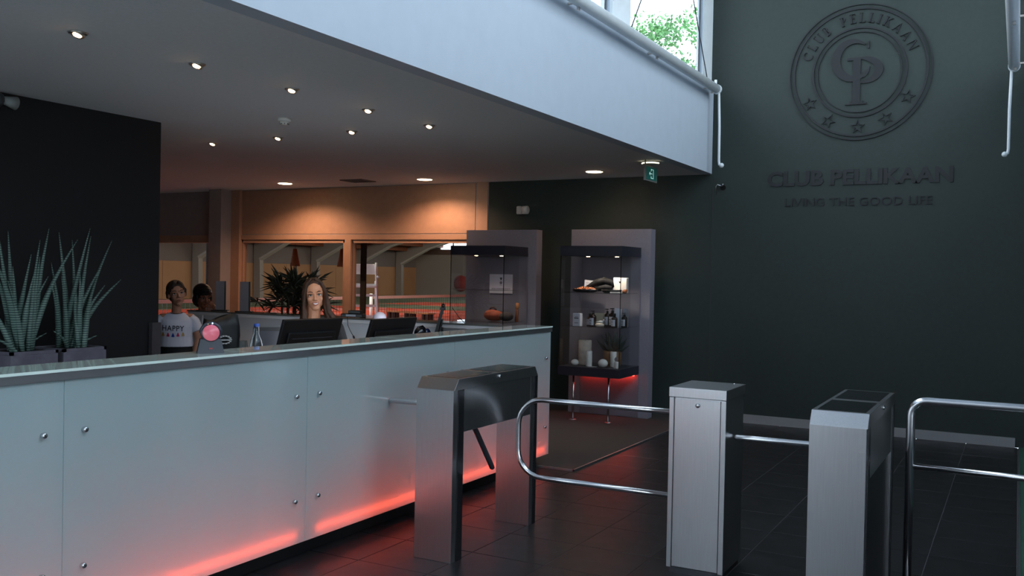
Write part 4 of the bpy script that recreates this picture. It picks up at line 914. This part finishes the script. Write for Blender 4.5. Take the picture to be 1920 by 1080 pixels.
def face_parts(t, H, k, smile, skin_dark, lip):
    S = H @ Matrix.Scale(k, 4)
    for s in (-1, 1):
        e = part('eye', MB().ell((s*.031, -.0755, .004), (.0135, .011, .0075), n=14).xf(S), M_eye, t)
        part('iris', MB().ell((s*.031, -.0855, .0042), (.0062, .0025, .0062), n=12).xf(S), M_iris, e)
        part('eyelid', MB().tube([(s*.017, -.083, .003), (s*.024, -.0875, .0105), (s*.034, -.086, .0115), (s*.047, -.078, .004)], [.0015, .0026, .0028, .0015], 6).xf(S), M_iris, t)
        part('eyebrow', MB().tube([(s*.013, -.0915, .0235), (s*.026, -.0905, .031), (s*.04, -.0835, .031), (s*.052, -.0745, .025)], [.002, .0034, .003, .0012], 6).xf(S), skin_dark, t)
    if smile:
        part('teeth', MB().prism([(-.019, -.0865, -.0515), (-.010, -.0905, -.0545), (0, -.0915, -.0555), (.010, -.0905, -.0545), (.019, -.0865, -.0515), (.012, -.0895, -.0610), (0, -.0905, -.0645), (-.012, -.0895, -.0610)], (0, -.0015, 0)).xf(S), mat('teeth', (240, 236, 228), .3), t)
        part('lip', MB().tube([(-.024, -.0815, -.050), (-.010, -.0905, -.0525), (0, -.0925, -.0535), (.010, -.0905, -.0525), (.024, -.0815, -.050)], [.0014, .003, .003, .003, .0014], 6).xf(S), lip, t)
        part('lip', MB().tube([(-.024, -.0815, -.050), (-.013, -.0895, -.0635), (0, -.091, -.0675), (.013, -.0895, -.0635), (.024, -.0815, -.050)], [.0014, .0032, .0038, .0032, .0014], 6).xf(S), lip, t)
    else:
        part('lip', MB().tube([(-.018, -.085, -.056), (-.008, -.0915, -.0535), (0, -.0925, -.0545), (.008, -.0915, -.0535), (.018, -.085, -.056)], [.001, .0028, .003, .0028, .001], 6).xf(S), lip, t)
        part('lip', MB().tube([(-.018, -.085, -.0565), (0, -.0915, -.0625), (.018, -.085, -.0565)], [.001, .0042, .001], 6).xf(S), lip, t)
def hand(mb, w, d, n, side=1, curl=.5, k=1.):
    """palm at wrist w, pointing along d, palm facing n"""
    w = Vector(w); d = Vector(d).normalized(); n = Vector(n); n = (n-d*n.dot(d)).normalized(); s = d.cross(n)*side
    for q in (-.026, -.009, .009, .026): mb.cap(w+s*q*.8*k, w+(d*.075+s*q)*k, .013*k, .0115*k, 8)
    for q, ln in ((-.030, .058), (-.010, .074), (.010, .080), (.030, .070)):
        b = w+(d*.078+s*q)*k; a = 0; p = b; r = .0088*k
        for f_ in (.45, .32, .23):
            a += curl*.9; dd = d*cos(a)+n*sin(a); p2 = p+dd*ln*f_*k; mb.cap(p, p2, r, r*.92, 8); p = p2; r *= .92
    p = w+(d*.022+s*.03)*k; p1 = p+(d*.025+s*.028+n*.012)*k; p2 = p1+(d*.03+s*.008+n*.014)*k; mb.cap(p, p1, .0125*k, .0105*k, 8).cap(p1, p2, .0105*k, .0085*k, 8)

# woman at the desk, seated on a tall stool
wx, wy = -4.37, 5.14; TH = R(40.3)
t = thing('drafting_stool', 'black tall stool under the woman behind the desk', 'stool', (wx-.03, wy+.04, 0), TH)
part('seat', MB().lathe([(0, .56), (.19, .56), (.2, .585), (.18, .615), (0, .62)], 28), M_blk, t); part('stem', MB().tube([(0, 0, .06), (0, 0, .56)], .025, 12), M_steelp, t)
for k in range(5): part('leg', MB().tube([(0, 0, .08), (.26*cos(k*2*pi/5), .26*sin(k*2*pi/5), .04)], .017, 8).ell((.26*cos(k*2*pi/5), .26*sin(k*2*pi/5), .026), .026), M_blk, t)
t = thing('person', 'smiling woman with long brown hair and black top behind the left monitor', 'person', (wx, wy, 0), TH)
H = Matrix.Translation((.005, -.035, 1.378)) @ Matrix.Rotation(R(-6), 4, 'Y') @ Matrix.Rotation(R(3), 4, 'Z') @ Matrix.Scale(.94, 4)
b = MB(); head_prims(b, H)
b.cap((0, .0, 1.18), (.003, -.02, 1.30), .05, .047); b.ell((0, .01, 1.17), (.11, .06, .05)); b.cap((-.14, .015, 1.155), (.14, .015, 1.155), .045)
b.loft([(0, .03, .62, .155, .12), (0, .03, .74, .16, .125), (0, .025, .86, .125, .095), (0, .015, 1.0, .14, .1), (0, .01, 1.1, .155, .1), (0, .01, 1.17, .12, .07)])
for s, (el, wr) in ((-1, ((-.24, -.06, .92), (-.15, -.30, .80))), (1, ((.24, -.06, .92), (.15, -.30, .80)))):
    b.cap((s*.165, .015, 1.145), el, .044, .036); b.cap(el, wr, .036, .026); hand(b, wr, (-s*.15, -1, -.05), (0, 0, -1), s, .25)
    b.cap((s*.08, .03, .68), (s*.1, -.38, .66), .085, .055); b.cap((s*.1, -.38, .66), (s*.1, -.32, .30), .055, .04); b.cap((s*.1, -.32, .3), (s*.1, -.34, .25), .036); b.cap((s*.1, -.32, .23), (s*.1, -.44, .22), .035, .028)
remesh(part('body', b, M_skin, t), .0036, 3)
M_hairw = mat('brown_highlighted_hair', (66, 44, 32), .55, spec=.25, var=.5, scale=14, stretch=(6, 6, .6))
h = MB(); h.ell((0, .026, .050), (.083, .094, .086), n=22); h.ell((0, .05, -.03), (.076, .07, .11), n=20)
rnd = random.Random(9)
for s in (-1, 1):
    for k in range(22):
        a = rnd.uniform(0, 1); y = .075-.115*a; q = rnd.uniform(-.008, .008); w1, w2, w3 = rnd.uniform(-.01, .012), rnd.uniform(-.012, .014), rnd.uniform(-.02, .03)
        L2 = [(s*.012, -.05+.10*(1-a), .128-.03*(1-a)), (s*(.052+q*.5), y*.6-.022*a, .092), (s*(.076+q), y-.005, .02), (s*(.080+q+w1), y, -.06), (s*(.086+q+w2), y-.012+q, -.13), (s*(.10+q*2+w3), y-.03+q, -.20-rnd.random()*.05), (s*(.12 if s < 0 else .085)+w3*s, y-.04, -.27-rnd.random()*.03)]
        h.tube(L2, [.010, .013, .0125, .012, .012, .011, .003], 8)
h.xf(H); remesh(part('hair', h, M_hairw, t), .004, 1)
face_parts(t, H, 1, True, mat('dark_brow', (50, 34, 26), .7), mat('rose_lip', (176, 92, 88), .4))
part('earring', MB().ell((-.078, -.008, -.045), .006, n=8).xf(H), M_steelp, t)
M_top_b = mat('black_knit', (20, 18, 22), .8)
s_ = MB(); s_.loft([(0, .03, .70, .172, .135), (0, .03, .86, .145, .11), (0, .015, 1.0, .155, .115), (0, .01, 1.1, .172, .115), (0, .014, 1.150, .185, .085), (0, .02, 1.178, .165, .06)])
for s in (-1, 1): s_.cap((s*.165, .015, 1.143), (s*.24, -.06, .92), .053, .046); s_.cap((s*.24, -.06, .92), (s*.16, -.275, .81), .046, .036)
remesh(part('sweater', s_, M_top_b, t), .006)
s_ = MB()
for s in (-1, 1): s_.cap((s*.08, .03, .70), (s*.1, -.38, .665), .095, .064).cap((s*.1, -.38, .665), (s*.1, -.32, .34), .062, .05)
remesh(part('trousers', s_, M_top_b, t), .008)
for s in (-1, 1): part('shoe', MB().ell((s*.1, -.385, .225), (.045, .11, .04), n=14), M_blk, t)

# girl in the white shirt
gx, gy = -6.50, 5.83; TH = R(46)
t = thing('person', 'girl in a white printed T-shirt standing at the black partition', 'person', (gx, gy, 0), TH)
H = Matrix.Translation((-.0, -.03, 1.325)) @ Matrix.Rotation(R(-9), 4, 'Y') @ Matrix.Rotation(R(12), 4, 'Z')
b = MB(); head_prims(b, H, .96)
b.cap((0, .0, 1.13), (0, -.015, 1.24), .043, .041); b.cap((-.12, .01, 1.115), (.12, .01, 1.115), .038)
b.loft([(0, .02, .72, .125, .095), (0, .02, .82, .13, .1), (0, .015, .93, .115, .085), (0, .01, 1.03, .125, .085), (0, .01, 1.12, .11, .06)])
for s, el, wr in ((-1, (-.20, .05, .93), (-.19, -.06, .76)), (1, (.185, -.0, .925), (.145, -.07, .745))):
    b.cap((s*.14, .01, 1.105), el, .036, .029); b.cap(el, wr, .029, .021); hand(b, wr, (-.2*s, -.3, -1), (-s, 0, 0), s, .35, .85)
for s in (-1, 1):
    b.cap((s*.065, .02, .72), (s*.07, .01, .42), .07, .045); b.cap((s*.07, .01, .42), (s*.07, .03, .09), .044, .03); b.cap((s*.07, .03, .05), (s*.08, -.09, .035), .033, .026)
remesh(part('body', b, M_skin2, t), .0045)
h = MB(); h.ell((0, .022, .045), (.083, .098, .086), n=22); h.ell((0, .06, -.01), (.07, .06, .07)); h.ell((-.035, .098, .015), (.045, .04, .045))
for s in (-1, 1): h.cap((s*.02, -.062, .108), (s*.078, -.01, .03), .014, .012); h.cap((s*.078, -.01, .03), (s*.076, .03, -.02), .014)
h.xf(H @ Matrix.Scale(.96, 4)); remesh(part('hair', h, mat('dark_brown_hair', (50, 34, 28), .5, var=.3, scale=20), t), .004, 1)
face_parts(t, H, .96, False, mat('dark_brow', (50, 34, 26), .7), mat('soft_lip', (150, 82, 76), .5))
sm = MB(); sm.loft([(0, .02, .865, .150, .118), (0, .018, .95, .138, .106), (0, .012, 1.04, .145, .105), (0, .012, 1.10, .150, .088), (0, .014, 1.135, .118, .062), (0, .012, 1.16, .062, .054)])
for s, el in ((-1, (-.178, .033, 1.0)), (1, (.178, .002, 1.0))): sm.tube([(s*.11, .01, 1.115), (s*.145, .01, 1.085), el], [.045, .050, .051], 18)
sh = remesh(part('t_shirt', sm, mat('white_cotton', (214, 214, 228), .8, var=.03, scale=9, bump=.25), t), .005)
part('trousers', MB().loft([(0, .02, .60, .14, .11), (0, .02, .72, .145, .115), (0, .02, .88, .135, .105)]).tube([(.068, .015, .66), (.072, .01, .42), (.072, .03, .12)], [.082, .058, .042], 16).tube([(-.068, .015, .66), (-.072, .01, .42), (-.072, .03, .12)], [.082, .058, .042], 16), mat('black_denim', (18, 18, 22), .8), t)
for s in (-1, 1): part('shoe', MB().ell((s*.078, -.035, .035), (.042, .11, .038), n=14), M_blk, t)
part('necklace', MB().tube([(.052*cos(a), .0-.056*sin(a)*1.0, 1.165-.012*sin(a)) for a in [R(10*k) for k in range(0, 19)]], .003, 6), M_dgrey, t)
dg = bpy.context.evaluated_depsgraph_get(); dg.update(); ev = sh.evaluated_get(dg); me_s = ev.to_mesh()
bvh = BVHTree.FromPolygons([v.co.copy() for v in me_s.vertices], [tuple(p.vertices) for p in me_s.polygons]); ev.to_mesh_clear()
def onshirt(x, z, off=.003):
    hit = bvh.ray_cast(Vector((x, -.6, z)), Vector((0, 1, 0))); y = hit[0].y if hit[0] else -.1
    return Vector((x, y-off, z))
me = text_mesh('HAPPY', 1.0, .008, .0, 1.12); bm = bmesh.new(); bm.from_mesh(me)
bmesh.ops.triangulate(bm, faces=bm.faces[:]); bmesh.ops.subdivide_edges(bm, edges=[e for e in bm.edges if e.calc_length() > .12], cuts=2)
xs = [v.co.x for v in bm.verts]; x0, x1 = min(xs), max(xs)
for v in bm.verts:
    a = (v.co.x-x0)/(x1-x0); xx = -.112+.180*a; zz = 1.008+v.co.y*.068-.006*a; v.co = onshirt(xx, zz)
bm.verts.index_update(); pr_ = MB().add([v.co[:] for v in bm.verts], [tuple(v.index for v in f.verts) for f in bm.faces]); bm.free()
part('shirt_print', pr_, mat('navy_print', (26, 26, 40), .8), sh)
for k, c in enumerate(((196, 150, 70), (200, 40, 90), (40, 70, 160), (196, 50, 100), (200, 160, 100))):
    cx = -.105+.041*k; m_ = MB(); P_ = [(0, .018), (.006, .008), (.010, -.004), (.013, -.016), (0, -.019), (-.013, -.016), (-.010, -.004), (-.006, .008)]
    m_.add([onshirt(cx+p[0], .978+p[1]-.004*(2-abs(k-2))) for p in P_], [tuple(range(8))]); part('tassel_print', m_, mat('tassel_%d' % k, c, .8), sh)

# boy behind the rear counter
bx_, by_ = -7.46, 7.03; TH = R(56)
t = thing('person', 'child with black bobbed hair and hand at mouth behind the rear counter', 'person', (bx_, by_, 0), TH)
H = Matrix.Translation((0, -.02, 1.255)) @ Matrix.Rotation(R(14), 4, 'Z') @ Matrix.Rotation(R(10), 4, 'X')
b = MB(); head_prims(b, H, .98)
b.cap((0, .0, 1.06), (0, -.01, 1.17), .042, .04); b.cap((-.12, .01, 1.045), (.12, .01, 1.045), .04)
b.loft([(0, .02, .68, .125, .095), (0, .02, .78, .13, .1), (0, .015, .88, .115, .085), (0, .01, .97, .13, .09), (0, .01, 1.06, .11, .06)])
b.cap((-.14, .01, 1.035), (-.19, .04, .86), .036, .03); b.cap((-.19, .04, .86), (-.15, -.08, .72), .03, .022); hand(b, (-.15, -.08, .72), (0, -.3, -1), (1, 0, 0), -1, .4, .85)
el, wr = (.13, -.19, 1.075), (.085, -.19, 1.16)
b.cap((.14, .01, 1.035), el, .038, .032); b.cap(el, wr, .031, .024); hand(b, wr, (-.45, .12, .45), (-.5, .6, -.1), 1, .8, .78)
for s in (-1, 1): b.cap((s*.065, .02, .68), (s*.07, .01, .4), .07, .045); b.cap((s*.07, .01, .4), (s*.07, .03, .09), .044, .03); b.cap((s*.07, .03, .05), (s*.08, -.09, .035), .033, .026)
remesh(part('body', b, M_skin3, t), .0045)
h = MB(); h.ell((0, .025, .05), (.095, .105, .092), n=22); h.ell((0, .05, -.035), (.088, .075, .085)); h.ell((0, -.05, .085), (.062, .035, .028))
for s in (-1, 1): h.ell((s*.074, .0, -.01), (.022, .045, .06)); h.cap((s*.02, -.075, .08), (s*.07, -.03, .05), .016)
h.xf(H); remesh(part('hair', h, mat('black_hair', (16, 13, 14), .4, var=.3, scale=20), t), .004, 1)
face_parts(t, H, .98, False, mat('black_brow', (20, 14, 12), .7), mat('soft_lip', (150, 82, 76), .5))
sm = MB(); sm.loft([(0, .02, .75, .148, .115), (0, .018, .85, .138, .106), (0, .012, .96, .145, .105), (0, .012, 1.03, .150, .085), (0, .014, 1.065, .115, .06), (0, .012, 1.085, .062, .052)])
for s, e2 in ((-1, (-.17, .03, .94)), (1, (.14, -.11, 1.055))): sm.tube([(s*.11, .01, 1.045), (s*.145, .0, 1.03), e2], [.046, .05, .052], 16)
remesh(part('t_shirt', sm, mat('mustard_cotton', (112, 78, 38), .8), t), .006)
part('trousers', MB().loft([(0, .02, .56, .14, .11), (0, .02, .68, .145, .115), (0, .02, .78, .135, .105)]).tube([(.068, .015, .62), (.072, .01, .4), (.072, .03, .12)], [.082, .058, .042], 16).tube([(-.068, .015, .62), (-.072, .01, .4), (-.072, .03, .12)], [.082, .058, .042], 16), mat('black_denim', (18, 18, 22), .8), t)
for s in (-1, 1): part('shoe', MB().ell((s*.078, -.035, .035), (.042, .11, .038), n=14), M_blk, t)
